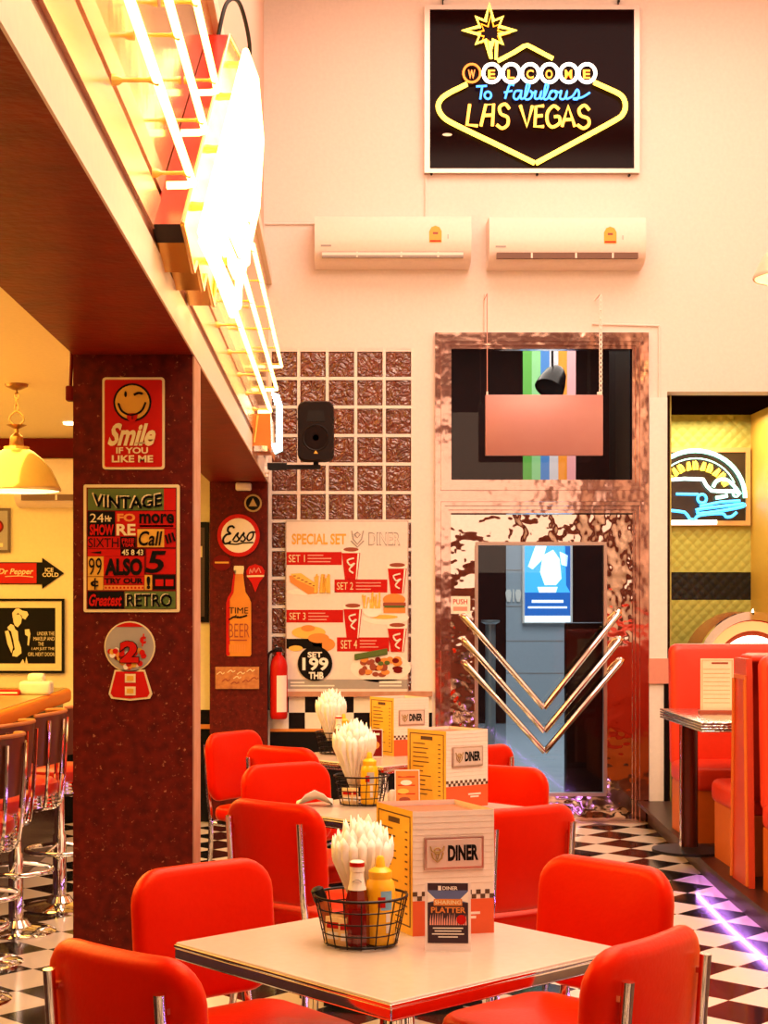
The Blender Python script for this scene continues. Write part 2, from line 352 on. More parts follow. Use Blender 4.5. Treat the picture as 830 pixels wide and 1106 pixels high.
for r in ((u0-.004,u0+w_,v1+w_,v0-w_),(u1-w_,u1+.004,v1+w_,v0-w_),(u0,u1,v0-w_,v0+.004),(u0,u1,v1-.004,v1+w_)): e.span(r[0],r[1],-.022,.03,r[2],r[3],STEEL)
e.build('glass_bead',d1,smooth=False)
g=Acc(); g.span(u0,u1,.008,.016,v1,v0,glass('door_glass_mat',(.92,.95,.97),.02)); g.build('door_glass',d1,smooth=False)
e=Acc(); e.span(x0-.02,x1+.03,-.09,.05,0,.014,STEEL); e.build('threshold',d1,smooth=False)
st=Acc(); (s0,t0),(s1,t1)=D(486.5,644),D(508,663)
st.span(s0,s1,-.013,-.01,t1,t0,PAPER); st.text('PUSH',s0+.02,s1-.02,(t0+t1)/2+.006,t0-.02,-.0135,SIGNRED,0,.01); st.poly([(s0+.02,t1+.02),(s1-.02,t1+.02),(s1-.02,t1+.05),(s0+.02,t1+.05)],-.0132,0,PINKP)
st.build('push_sticker',d1,smooth=False)
for (l,c,r) in (((500,665),(586,764),(668,661)),((501,691),(586.5,789),(669,690)),((502,716),(587,811),(670,713))):
    hp=Acc(); A,B,C_=(Vector((D(*q)[0],-.075,D(*q)[1])) for q in (l,c,r))
    hp.tube([A+Vector((0,.07,0)),A+Vector((0,.02,0)),A+Vector((.01,0,-.012)),B],.021,CHROME,12); hp.tube([B,C_+Vector((-.01,0,-.012)),C_+Vector((0,.02,0)),C_+Vector((0,.07,0))],.021,CHROME,12)
    hp.build('chevron_handle',d1)
SA=132.0; YA=F/SA
# ------------------------------------------------------------------ corridor outside
CT=mat('corridor_tile',(.42,.45,.47),.12,noise=(3,(.34,.37,.40),.4)); CW2=mat('corridor_wall',(.42,.45,.47),.3); CDK=mat('corridor_dark',(.026,.004,.002),.5,noise=(6,(.010,.002,.001),.4),spec=.1)
YC=F/87.0
a=Acc(); a.span(-3,7,YB+.2,YC,-.1,0,CT); struct(a,'floor_corridor',smooth=False)
a=Acc()
def cx(px): return (px-PX)/87
a.span(-3,cx(547),YC,YC+.1,0,5.2,CDK); a.span(cx(547),cx(618),YC,YC+.1,0,2.9,CW2); a.span(cx(547),cx(618),YC,YC+.1,2.9,5.2,CDK); a.span(cx(618),7,YC,YC+.1,0,5.2,CDK)
for zz in (.62,1.02,1.45,1.9,2.4): a.span(cx(547),cx(618),YC-.004,YC,zz,zz+.012,GREY)
struct(a,'wall_corridor',smooth=False)
a=Acc(); a.span(-3,7,YB+.2,YC,5.2,5.3,CDK); struct(a,'ceiling_corridor',smooth=False)
a=Acc(); a.span(-3.1,-3,YB+.2,YC,0,5.2,CDK); a.span(2.25,2.35,YB+.2,YA+.12,0,5.2,CDK); a.span(2.35,7,YA+.105,YA+.2,0,5.2,CDK); a.span(7,7.1,YA+.12,YC,0,5.2,CDK) ; struct(a,'wall_corridor_side',smooth=False)
# alcove with metal wall behind the booths
SA=132.0; YA=F/SA
DPY=diamond_plate('yellow_plate',(.52,.47,.11),.35,.45); DPK=diamond_plate('black_plate',(.012,.012,.012),.3,.25)
zb0,zb1=EYE-(648-PY)/SA,EYE-(618-PY)/SA
a=Acc(); a.span(2.36,4.4,YA,YA+.1,0,zb0,DPY); a.span(2.36,4.4,YA,YA+.1,zb0,zb1,DPK); a.span(2.36,4.4,YA,YA+.1,zb1,3.05,DPY); struct(a,'wall_alcove',smooth=False)
ORP=mat('orange_wall',(.72,.36,.05),.45)
a=Acc(); a.span(2.35,2.36,YB+.2,YA,0,3.05,DPY); a.span(3.39,3.5,YB+.2,YA,.15,3.05,ORP); struct(a,'wall_alcove_side',smooth=False)
a=Acc(); a.span(2.35,4.4,YB+.2,YA,3.05,3.15,mat('alcove_ceiling_black',(.006,.002,.002),.9,spec=0)); struct(a,'ceiling_alcove',smooth=False)
# raised booth platform: its edge runs slightly askew
def slab(pts,z0,z1,mm,name,**k):
    A=Acc(); n=len(pts); vv=[(x,y,z0) for x,y in pts]+[(x,y,z1) for x,y in pts]
    A.add(vv,[list(range(n))[::-1],[n+i for i in range(n)]]+[(i,(i+1)%n,n+(i+1)%n,n+i) for i in range(n)],mm); return A
A=slab([(2.14,YB-.06),(2.0,7.9),(1.965,6.0),(1.965,-2.9),(4.4,-2.9),(4.4,YB-.06)],0,.112,WOOD,'x')
B=slab([(2.07,YB-.06),(1.925,7.9),(1.89,6.0),(1.89,-2.9),(4.4,-2.9),(4.4,YB-.06)],.125,.15,WOOD,'x'); A.add(B.v,B.f,WOOD)
B=slab([(2.36,YB+.2),(2.36,YA),(4.4,YA),(4.4,YB+.2)],.0,.15,WOOD,'x'); A.add(B.v,B.f,WOOD)
B=slab([(2.36,YB-.06),(2.36,YB+.2),(4.4,YB+.2),(4.4,YB-.06)],.0,.15,WOOD,'x'); A.add(B.v,B.f,WOOD)
B=slab([(2.14,YB-.06),(2.0,7.9),(1.965,6.0),(1.965,-2.9),(4.4,-2.9),(4.4,YB-.06)],.112,.125,WOOD,'x'); A.add(B.v,B.f,WOOD)
struct(A,'floor_platform',smooth=False)
a=Acc(); a.tube([(2.015,8.8,.112),(1.972,7.9,.112),(1.94,6.0,.112),(1.94,1.5,.112)],.007,neon('purple_led',(.62,.24,1),32),6); tag(a.build('led_strip'),'purple glowing light strip under the dark wood step of the booths','light strip')
# ================================================================== tables
def make_table(label,loc,rz):
    t=thing('diner_table',label,'table',loc,rz,'square diner tables'); h=.365
    a=Acc(); a.rbox((0,0,.740),(2*h-.004,2*h-.004,.012),.006,LAM,2); a.build('tabletop',t,weighted=True)
    a=Acc()
    a.rbox((0,0,.7365),(2*h,2*h,.009),.003,CHROME,2)
    a.rbox((0,0,.7195),(2*h-.003,2*h-.003,.026),.004,CHROME,2); a.span(-h+.02,h-.02,-h+.02,h-.02,.700,.708,BLKM); a.build('edge_band',t,weighted=True)
    a=Acc(); a.lathe([(.04,.03),(.04,.66),(.055,.68),(.055,.700)],CHROME,n=24); a.build('pedestal',t)
    a=Acc()
    for k in range(4): a.add(*wedge(.30,.05,.02,.045),BLKM,rotzm(PI/4+k*PI/2))
    a.build('base',t,smooth=False); return t
def wedge(L,wd,h0,h1):
    return [(0,-wd/2,0),(L,-wd/2,0),(L,wd/2,0),(0,wd/2,0),(0,-wd/2,h1),(L,-wd/2,h0),(L,wd/2,h0),(0,wd/2,h1)],[(3,2,1,0),(4,5,6,7),(0,1,5,4),(1,2,6,5),(2,3,7,6),(3,0,4,7)]
T1=(.138,3.60); T2=(.25,5.97); T3=(.22,7.98); RT=PI/4-math.radians(3.6)
tb=make_table('square white-topped table with chrome edge nearest the camera',(T1[0],T1[1],0),RT)
dup(tb,(T2[0],T2[1],0),PI/4,'second square table from the camera, behind the front one')
dup(tb,(T3[0],T3[1],0),PI/4,'square table farthest from the camera, by the checkered tile strip')
TZ=.746
# ================================================================== chairs
def make_chair(label):
    t=thing('diner_chair',label,'chair',(0,0,0),0,'red chairs around the diner tables')
    a=Acc(); M=tr(0,.02,.46)@rotx(PI/2); a.cushion(.42,.42,.075,.075,.028,.016,RED,M); a.build('seat',t,angle=60)
    a=Acc(); a.rbox((0,.02,.415),(.37,.37,.016),.006,BLKM,2); a.build('seat_pan',t)
    a=Acc(); M=tr(0,-.215,.685)@rotx(math.radians(5)); a.cushion(.425,.345,.056,.085,.026,.010,RED,M,bend=.022); a.build('backrest',t,angle=60)
    for s in (-1,1):
        a=Acc(); x=s*.158
        a.tube(smooth_path([(x,-.262,.80),(x,-.254,.70),(x,-.243,.55),(x,-.225,.42),(x,-.235,.2),(x*1.1,-.27,.012)],5),.0125,CHROME,10); a.box((x,-.245,.765),(.012,.02,.012),CHROME)
        g=a.build('rear_leg',t)
        a=Acc(); a.lathe([(.017,0),(.017,.018),(.013,.02)],BLKM,(x*1.1,-.27,0),12); a.build('foot_cap',g)
        a=Acc(); a.tube(smooth_path([(x,-.20,.402),(x,.10,.402),(x,.17,.385),(x,.205,.33),(x*1.08,.215,.15),(x*1.14,.225,.012)],5),.0115,CHROME,10)
        g=a.build('front_leg',t)
        a=Acc(); a.lathe([(.016,0),(.016,.018),(.012,.02)],BLKM,(x*1.14,.225,0),12); a.build('foot_cap',g)
    a=Acc(); a.tube([(-.16,-.222,.405),(.16,-.222,.405)],.009,CHROME,8); a.tube([(-.165,.205,.36),(.165,.205,.36)],.008,CHROME,8); a.build('stretcher',t)
    return t
def face(dx,dy): return math.atan2(dy,dx)-PI/2
ch0=make_chair('red vinyl chair at the front left of the nearest table, back turned to us')
G='red chairs around the diner tables'
ch0.location=(-.285,3.235,0); ch0.rotation_euler=(0,0,face(.64,.77))
for (x,y,dx,dy,lb) in ((.465,3.32,-.76,.65,'red vinyl chair at the front right of the nearest table'),
    (-.215,3.88,.63,-.78,'red vinyl chair at the back left of the nearest table, facing us'),
    (.545,3.95,-.74,-.67,'red vinyl chair at the back right of the nearest table, facing us'),
    (-.08,5.47,.63,.777,'red vinyl chair with chrome posts at the front left of the second table'),
    (-.10,6.36,.545,-.84,'red vinyl chair facing us at the back left of the second table'),
    (.51,5.36,-.515,.857,'red vinyl chair at the front right of the second table'),
    (.565,6.25,-.50,-.86,'red vinyl chair facing us at the back right of the second table'),
    (-.13,7.47,.60,.80,'red vinyl chair at the front left of the farthest table, back turned to us'),
    (-.365,7.98,.80,-.60,'red vinyl chair against the far column, farthest left of the farthest table'),
    (.55,7.53,-.50,.86,'red vinyl chair at the right of the farthest table, before the door')):
    dup(ch0,(x,y,0),face(dx,dy),lb)
# ================================================================== things on the tables
WIRE=mat('black_wire',(.012,.006,.005),.35,.6)
def make_basket(label,loc,grp):
    t=thing('wire_basket',label,'basket',loc,0,grp); R0,R1,H=.082,.106,.115
    def ring(r,z,th): 
        A=Acc(); A.tube([(r*math.cos(2*PI*k/36),r*math.sin(2*PI*k/36)*.92,z) for k in range(36)],th,WIRE,6,closed=True); return A
    a=ring(R1,H,.0032); a.build('rim',t)
    a=Acc()
    for f,th in ((.02,.0028),(.25,.0017),(.5,.0017),(.75,.0017)):
        r=ring(R0+(R1-R0)*f,.006+(H-.006)*f,th); a.add(r.v,r.f,WIRE)
    for k in range(16):
        c,s=math.cos(2*PI*k/16),math.sin(2*PI*k/16)*.92
        a.tube([(c*.02,s*.02,.004),(c*R0,s*R0,.005),(c*R1,s*R1,H)],.0017,WIRE,6)
    for r_ in (.02,.05): 
        r=ring(r_,.004,.0017); a.add(r.v,r.f,WIRE)
    a.build('wires',t); return t
KETCH=mat('ketchup_glass',(.16,.004,.002),.12,coat=.6); MUST=mat('mustard_plastic',(.92,.46,.008),.3); CAPY=mat('mustard_cap',(.92,.50,.01),.35)
NAP=mat('napkin_paper',(.92,.86,.76),.8,noise=(25,(.88,.80,.68),.5)); SUGAR=mat('sachet_paper',(.85,.62,.30),.6,noise=(60,(.80,.42,.12),.3)); LBLB=mat('label_blue',(.20,.42,.62),.4); LBLG=mat('label_grey',(.45,.42,.40),.4)
def make_ketchup(label,loc):
    t=thing('ketchup_bottle',label,'bottle',loc,0,'ketchup bottles in the baskets')
    a=Acc(); a.lathe([(.024,0),(.029,.004),(.030,.02),(.029,.07),(.0265,.10),(.020,.13),(.0145,.15),(.0135,.168)],KETCH,n=8); a.build('body',t,angle=20)
    a=Acc(); a.lathe([(.0215,.128),(.0160,.150),(.0152,.168),(.0140,.169)],PAPER,n=24); a.tube([(.0182*math.cos(q),.0182*math.sin(q)-.001,.152-.16*(q+1.6)**2*.1) for q in [-2.2+.1*i for i in range(13)]],.0012,GREY,5); a.build('neck_label',t)
    a=Acc(); a.lathe([(.0165,.169),(.0168,.176),(.0165,.190),(.012,.193)],PWHITE,n=24); a.lathe([(.0172,.180),(.0172,.189)],SIGNRED,n=24); a.build('cap',t)
    a=Acc(); a.poly([(-.012,.03),(.012,.03),(.014,.055),(.012,.085),(-.012,.085),(-.014,.055)],-.031,.002,DARKRED); a.build('front_label',t)
    return t
def make_mustard(label,loc,lm,rz):
    t=thing('mustard_bottle',label,'bottle',loc,rz,'mustard bottles in the baskets')
    a=Acc(); a.lathe([(.028,0),(.033,.004),(.034,.02),(.034,.125),(.031,.142),(.024,.152)],MUST,n=28); a.build('body',t)
    a=Acc(); a.lathe([(.026,.150),(.027,.154),(.027,.166),(.020,.172),(.012,.176),(.009,.196),(.006,.200)],CAPY,n=24); a.build('cap',t)
    a=Acc()
    def lab(w0,w1,z0,z1,mm,r):
        vv=[];n=8
        for k in range(n+1):
            an=w0+(w1-w0)*k/n; vv+=[(r*math.cos(an),r*math.sin(an),z0),(r*math.cos(an),r*math.sin(an),z1)]
        a.add(vv,[(2*k,2*k+2,2*k+3,2*k+1) for k in range(n)],mm)
    lab(-1.55,-.75,.082,.125,lm,.0345); lab(-1.75,-1.25,.088,.112,SIGNRED,.0348); lab(-1.2,-.9,.03,.05,PAPER,.0345); lab(-1.2,-.9,.055,.075,PAPER,.0345)
    a.build('label',t); return t
def make_napkins(label,loc,sc,rz):
    t=thing('napkin_bundle',label,'napkins',loc,rz,'paper napkin bundles in the baskets')
    rnd=random.Random(int(loc[0]*1000)+5)
    for (cnt,rt,H_,wd) in ((20,.074,.190,.034),(17,.062,.208,.034),(13,.046,.224,.032),(9,.028,.236,.030),(4,.010,.242,.028)):
        a=Acc()
        for q in range(cnt):
            an=2*PI*(q+rnd.uniform(-.2,.2))/cnt; h=H_*rnd.uniform(.95,1.04); d=Vector((math.cos(an),math.sin(an)*.85,0)); s_=Vector((-math.sin(an),math.cos(an),0))
            def pt(f,u,out): # f along height, u sideways
                r=rt*(.15+.85*min(f/.76,1)-.22*max(f-.76,0))+out; return (d*r+s_*(u*wd*(.10+.90*f))+Vector((0,0,h*f)))*sc
            vv=[]; rows=(0,.25,.5,.72,.86)
            for f in rows: vv+=[pt(f,-.55,-.004),pt(f,0,.005),pt(f,.55,-.004)]
            tip=len(vv); vv+=[pt(.93,-.34,0),pt(.99,0,.003),pt(.92,.36,0)]
            ff=[]
            for k_ in range(5): b=3*k_; ff+=[(b,b+1,b+4,b+3),(b+1,b+2,b+5,b+4)]
            a.add(vv,ff,NAP)
        a.fixn=False; o=a.build('folded_napkins',t,angle=50); o.modifiers.new('thick','SOLIDIFY').thickness=.0012
    return t
def sachet(label,loc,rz,tilt,grp):
    a=Acc(); a.rbox((0,0,.032),(.045,.004,.064),.0018,SUGAR,2); a.span(-.016,.016,-.0026,-.002,.014,.03,PAPER); a.span(-.018,.018,-.0026,-.002,.038,.052,SIGNRED)
    o=tag(a.build('sugar_sachet'),label,'sachet',grp); o.location=loc; o.rotation_euler=(tilt,0,rz); return o
def shaker(label,loc):
    t=thing('pepper_shaker',label,'shaker',loc,0); t.rotation_euler=(0,-.35,.2)
    a=Acc(); a.lathe([(.014,0),(.016,.003),(.0155,.06),(.014,.075)],mat('shaker_glass',(.45,.10,.02),.2),n=18); a.build('body',t)
    a=Acc(); a.lathe([(.0155,.073),(.016,.078),(.015,.1),(.009,.105)],BLKM,n=18); a.build('cap',t)
bk=make_basket('black wire condiment basket on the nearest table',(.055,3.60,TZ),'wire condiment baskets')
make_ketchup('dark red ketchup bottle with white neck label in the front wire basket',(.046,3.565,TZ+.006))
make_mustard('yellow mustard bottle with blue and red label in the front wire basket',(.099,3.585,TZ+.006),LBLB,0)
make_napkins('white fan of paper napkins rising from the front basket',(.060,3.657,TZ+.058),.96,.3)
for i,(dx,dy,rz,tl) in enumerate(((-.062,-.030,-.5,-.05),(-.052,-.012,-.4,-.02),(-.045,.008,-.3,.03),(-.030,-.052,-.15,-.1))):
    sachet('cream sugar sachet standing at the left inside the front wire basket',(.055+dx,3.60+dy,TZ+.006),rz,tl,'sugar sachets in the front basket')
shaker('small shaker with black cap leaning at the left rim of the front basket',(-.012,3.625,TZ+.03))
dup(bk,(.095,6.05,TZ),.2,'black wire condiment basket on the second table')
make_mustard('yellow mustard bottle with grey label in the basket on the second table',(.125,6.035,TZ+.006),LBLG,-.3)
make_napkins('white fan of paper napkins in the basket on the second table',(.068,6.098,TZ+.062),1.12,.0)
for i,(dx,rz) in enumerate(((-.055,-.4),(-.035,-.2))): sachet('cream sugar sachet in the wire basket on the second table',(.095+dx,6.02,TZ+.006),rz,-.03,'sugar sachets in the second basket')
dup(bk,(-.005,8.05,TZ),.5,'black wire condiment basket on the farthest table')
make_napkins('white fan of paper napkins in the basket on the farthest table',(-.03,8.10,TZ+.065),1.12,.7)
make_ketchup('ketchup bottle in the basket on the farthest table',(.01,8.01,TZ+.006))
make_mustard('yellow mustard bottle in the basket on the farthest table',(.035,8.07,TZ+.006),LBLG,0)
a=Acc(); vv=[]
for i in range(5):
    for j in range(5): vv.append((-.07+.035*i, -.05+.025*j, .003+.05*math.sin(i*.7)*(1-j/5)+.012*math.sin(j*1.7+i)))
a.add(vv,[(i*5+j,(i+1)*5+j,(i+1)*5+j+1,i*5+j+1) for i in range(4) for j in range(4)],NAP)
o=tag(a.build('loose_napkin'),'loose white napkin draped left of the basket on the second table','napkin'); o.location=(-.085,6.03,TZ+.004); o.modifiers.new('t','SOLIDIFY').thickness=.0015
# ---- menu stands: four-sided cardboard towers
MENUY=mat('menu_yellow',(.85,.45,.04),.5); MENUW=mat('menu_white',(.86,.72,.62),.5); MENUO=mat('menu_orange',(.72,.09,.015),.45); INK=mat('menu_ink',(.09,.035,.012),.5); FAINT=mat('brick_line',(.74,.58,.48),.5); GOLD=mat('logo_gold',(.42,.26,.08),.4)
def logo(A,cx,cz,s,y,mm):
    def st(pts,r): A.tube([(cx+u*s,y,cz+v*s) for u,v in pts],r*s,mm,5)
    st([(-.5,.5),(-.42,.2),(-.2,.1),(.2,.1),(.42,.2),(.5,.5)],.06); st(arc(0,.18,.22,.2,0,360,14),.06); st([(-.42,.05),(-.3,-.35),(0,-.6),(.3,-.35),(.42,.05)],.06); st([(-.16,.0),(0,-.45),(.16,0)],.06)
def make_menu(label,loc,rz,inter):
    t=thing('menu_stand',label,'menu',loc,rz,'cardboard menu stands on the tables'); W,H=.20,.293; an=math.radians(inter)
    d2=Vector((math.cos(an),math.sin(an),0)); p=[Vector((0,0,0)),Vector((W,0,0)),Vector((W,0,0))+d2*W,d2*W]
    a=Acc(); vv=[q for q in p]+[q+Vector((0,0,H)) for q in p]
    a.add(vv,[(0,1,5,4)],MENUW); a.add(vv,[(1,2,6,5),(2,3,7,6)],MENUW); a.add(vv,[(3,0,4,7)],MENUY); a.add(vv,[(3,2,1,0)],MENUW); a.fixn=False
    top=[q*.94+(p[2]*.03)+Vector((0,0,H-.012)) for q in p]; a.add(top,[(0,1,2,3)],MENUO)
    a.build('box',t,smooth=False)
    f=Acc(); y=-.0012
    f.span(0,W,-.001,0,0,.082,MENUO)
    for k in range(18):
        for r in range(2):
            if (k+r)%2: f.span(k*W/18,(k+1)*W/18,-.0014,0,.083+r*.0105,.0935+r*.0105,INK)
    for k in range(12): f.span(0,W,-.0008,0,.12+k*.0145,.1212+k*.0145,FAINT)
    for (u0,u1,z) in ((.105,.165,.046),(.115,.155,.036)): f.span(u0,u1,-.0014,0,z,z+.006,MENUW)
    f.build('front_print',t,smooth=False)
    pl=Acc(); pl.rbox((.10,-.003,.193),(.148,.006,.078),.0028,STEEL,2)
    pl.rbox((.10,-.0055,.193),(.135,.003,.066),.0012,mat('plate_steel',(.72,.58,.50),.4,.35),2); pl.build('name_plate',t,weighted=True)
    tx=Acc(); logo(tx,.058,.194,.034,-.0082,GOLD); tx.text('DINER',.084,.159,.175,.212,-.0076,SIGNBLK,0,.05); tx.build('lettering',t,smooth=False)
    # yellow page on the left side
    M=Matrix(((-d2.x,d2.y,0,d2.x*W),(-d2.y,-d2.x,0,d2.y*W),(0,0,1,0),(0,0,0,1)))
    s=Acc(); 
    for (u0,u1,z0,z1) in ((.012,.188,.276,.279),(.012,.188,.018,.021),(.012,.015,.018,.279),(.185,.188,.018,.279)): s.span(u0,u1,-.001,0,z0,z1,INK,M)
    rnd=random.Random(3)
    s.span(.07,.13,-.0012,0,.255,.268,INK,M)
    for k in range(12):
        z=.238-k*.0175; s.span(.03,.03+rnd.uniform(.05,.1),-.001,0,z,z+.0035,INK,M); s.span(.16,.172,-.001,0,z,z+.0035,INK,M)
    s.build('page_print',t,smooth=False); return t
m1=make_menu('white menu stand with DINER plate on the nearest table',(.178,3.69,TZ),math.radians(12.7),101)
dup(m1,(.4126,5.94,TZ),math.radians(33),'menu stand with yellow page and DINER plate on the second table')
dup(m1,(.288,7.94,TZ),math.radians(25),'menu stand on the farthest table, before the checkered tiles')
# ---- small cards
ACR=mat('card_edge_white',(.85,.72,.66),.3); PBLUE=mat('card_blue',(.10,.13,.30),.4); CDARK=mat('card_dark',(.035,.010,.015),.35)
def card(label,loc,rz,w_,h,build):
    t=thing('table_card',label,'card',loc,rz); 
    a=Acc(); M=rotx(-.10); a.span(-w_/2,w_/2,0,.004,0,h,ACR,M); a.add(*wedge(.05,w_*.8,.003,.003),ACR,tr(0,.004,0)@rotzm(PI/2)); a.build('holder',t,smooth=False)
    b_=Acc(); build(b_,M,w_,h); b_.build('print',t,smooth=False); return t
def front_card(b,M,w_,h):
    u=w_/2-.006; b.span(-u,u,-.001,0,.018,h-.002,CDARK,M)
    b.poly([(-u,h-.018),(u,h-.018),(u,h-.045),(-u,h-.045)],-.0013,0,PBLUE,M)
    b.poly([(-u,h-.02),(-.025,h-.04),(-u,h-.045)],-.0016,0,PAPER,M); b.poly([(u,h-.02),(.025,h-.04),(u,h-.045)],-.0016,0,PAPER,M)
    b.text('DINER',-.012,.022,h-.017,h-.009,-.002,PAPER,0,.02,M); b.span(-.022,-.015,-.002,0,h-.018,h-.008,PAPER,M)
    b.span(-.032,.032,-.0018,0,h-.052,h-.037,ORANGE,M); b.text('SHARING',-.03,.03,h-.049,h-.040,-.002,CREAM,0,.02,M)
    b.text('PLATTER',-.038,.040,h-.068,h-.055,-.002,ORANGE,0,.03,M)
    rnd=random.Random(5)
    for k in range(16): x=-u+.004+k*(2*u-.006)/16; b.poly([(x,.058),(x+.004,.058),(x+.003,.075+rnd.uniform(0,.012)),(x+.001,.07)],-.0018,0,PINKP,M)
    b.poly(arc(.03,.070,.011,.011,0,350,16),-.002,0,SIGNRED,M)
    for k,(q) in enumerate((.034,.030,.036,.022)): b.span(-q,q,-.0018,0,.050-k*.0065,.0525-k*.0065,PAPER,M)
card('dark blue promotional card with orange lettering on the nearest table',(.250,3.535,TZ),-.03,.103,.153,front_card)
FOOD1=mat('food_orange',(.72,.24,.03),.5); FOOD2=mat('food_brown',(.30,.05,.015),.4); FRY=mat('fries_yellow',(.85,.48,.07),.5)
def orange_card(b,M,w_,h):
    u=w_/2-.004; b.span(-u,u,-.001,0,.004,h-.004,ORANGE,M)
    rnd=random.Random(4)
    for k in range(4):
        z=.02+k*.032; b.poly(arc(rnd.uniform(-.02,.02),z+.012,.022,.010,0,350,12),-.0013,0,(FOOD2,FRY,PAPER,FOOD1)[k],M); b.span(-.036,.03,-.0012,0,z,z+.004,SIGNRED,M)
card('orange food card on the second table beside the menu stand',(.268,5.965,TZ),.05,.095,.145,orange_card)
def dark_card(b,M,w_,h):
    u=w_/2-.003; b.span(-u,u,-.001,0,.004,h-.004,DARKRED,M); b.poly(arc(0,.06,.03,.022,0,350,14),-.0013,0,FOOD1,M); b.span(-.03,.03,-.0012,0,.11,.12,PAPER,M)
card('small dark red card on the farthest table between napkins and menu',(.185,7.90,TZ),.0,.09,.14,dark_card)
a=Acc(); a.lathe([(.018,0),(.02,.003),(.019,.05),(.012,.062),(0,.064)],PWHITE,n=18); o=tag(a.build('salt_shaker'),'small white salt shaker beside the basket on the second table','shaker'); o.location=(.215,6.02,TZ)
# ================================================================== signs: flat things hung on a wall or column
class Sign:
    """built in photo pixels of the plane it hangs on: s pixels per metre, back at depth Y"""
    def __init__(S,name,label,cat,cx,cy,s,thick=.012,group=None,Y=None):
        S.cx,S.cy,S.s,S.t=cx,cy,s,thick; loc=P(cx,cy,s)
        if Y is not None: loc.y=Y
        S.root=thing(name,label,cat,loc,0,group); S.parts={}
    def q(S,x,y): return ((x-S.cx)/S.s,-(y-S.cy)/S.s)
    def acc(S,p): return S.parts.setdefault(p,Acc())
    def y(S,l): return -S.t-.0013*l
    def rect(S,p,x0,y0,x1,y1,l,mm,depth=None):
        (a,b),(c,d)=S.q(x0,y0),S.q(x1,y1); yy=S.y(l); S.acc(p).span(a,c,yy,0 if depth is None else yy+depth,d,b,mm)
    def poly(S,p,pts,l,mm,depth=0): S.acc(p).poly([S.q(*k) for k in pts],S.y(l),depth,mm)
    def disc(S,p,x,y,r,l,mm,depth=0,ry=None,n=32): S.poly(p,[(x+r*math.cos(2*PI*k/n),y+(ry or r)*math.sin(2*PI*k/n)) for k in range(n)],l,mm,depth)
    def text(S,p,t,x0,y0,x1,y1,l,mm,shear=0,bold=.01,curve=0):
        (a,b),(c,d)=S.q(x0,y0),S.q(x1,y1); S.acc(p).text(t,a,c,d,b,S.y(l),mm,shear,bold,None,curve)
    def stroke(S,p,pts,w,l,mm,smooth=0,closed=False,n=6,lift=0,flat=False):
        pp=[Vector((*S.q(*k),0)) for k in pts]; pp=[Vector((v.x,S.y(l)-lift,v.y)) for v in pp]
        if smooth: pp=smooth_path(pp,smooth,closed)
        S.acc(p).tube(pp,w/S.s,mm,n,closed)
    def done(S,**k):
        for p,A in S.parts.items(): A.build(p.strip(),S.root,smooth=p in ('neon_tubes','tubes','body','globe'),**k)
        return S.root
def px(ox,oy,sc):
    return lambda x,y:(ox+x/sc,oy+y/sc)
# ---- smile sign on the near column
k=px(70,380,2.767); SN=328.0
def R4(x0,y0,x1,y1): return (*k(x0,y0),*k(x1,y1))
S=Sign('tin_sign','red tin sign with winking yellow face reading Smile if you like me','sign',*k(206,215),SN,.006,Y=YN)
def rr(x0,y0,x1,y1,r,n=5):
    return arc(x1-r,y1-r,r,r,0,90,n)+arc(x0+r,y1-r,r,r,90,180,n)+arc(x0+r,y0+r,r,r,180,270,n)+arc(x1-r,y0+r,r,r,270,360,n)
S.poly('plate',[k(*q) for q in rr(113,77,299,352,10)],0,CREAM,.006); S.poly('red_field',[k(*q) for q in rr(120,84,292,345,6)],1,SIGNRED)
S.disc('winking_face',*k(203,152),57/2.767,2,SIGNBLK); S.disc('winking_face',*k(203,152),51/2.767,3,SIGNYEL)
S.disc('winking_face',*k(183,128),4/2.767,4,SIGNBLK,ry=9/2.767)
S.stroke('winking_face',[k(*q) for q in ((208,130),(222,124),(234,127))],1.3,4,SIGNBLK,4); S.stroke('winking_face',[k(*q) for q in ((162,155),(172,178),(200,190),(230,178),(243,152))],1.1,4,SIGNBLK,5)
S.poly('winking_face',[k(*q) for q in ((186,185),(220,184),(218,200),(210,210),(197,210),(188,202))],5,SIGNRED); S.stroke('winking_face',[k(203,187),k(203,203)],.4,6,SIGNBLK)
S.text('lettering','Smile',*R4(137,214,274,282),3,CREAM,.28,.035); S.rect('lettering',*R4(215,272,243,275),3,CREAM,.0005)
S.text('lettering','IF YOU',*R4(155,286,250,305),3,CREAM,0,.03); S.text('lettering','LIKE ME',*R4(142,310,265,331),3,CREAM,0,.03); S.done()
# ---- vintage letterpress sign
S=Sign('tin_sign','tall tin sign of mixed letterpress blocks topped VINTAGE on the near column','sign',*k(200,587),SN,.006,Y=YN)
S.poly('plate',[k(*q) for q in rr(57,397,344,778,6)],0,CREAM,.006); S.rect('blocks',*R4(66,406,335,769),1,DARKRED,.0005)
def B(x0,y0,x1,y1,mm): S.rect('blocks',*R4(x0,y0,x1,y1),2,mm,.0005)
def T_(t,x0,y0,x1,y1,mm,sh=0,bo=.02,cu=0): S.text('lettering',t,*R4(x0,y0,x1,y1),4,mm,sh,bo,cu)
B(70,409,297,474,SIGNGRN); B(297,409,332,474,SIGNRED); T_('VINTAGE',86,424,292,462,SIGNBLK,0,.03,-.01); T_('VINTAGE',82,421,288,459,CREAM,0,.012,-.01)
B(70,477,152,551,SIGNBLK); T_('24',77,484,118,510,CREAM,0,.0); T_('Hr',122,490,142,508,CREAM,0,.03); T_('SHOW',76,516,148,549,SIGNRED,0,.04)
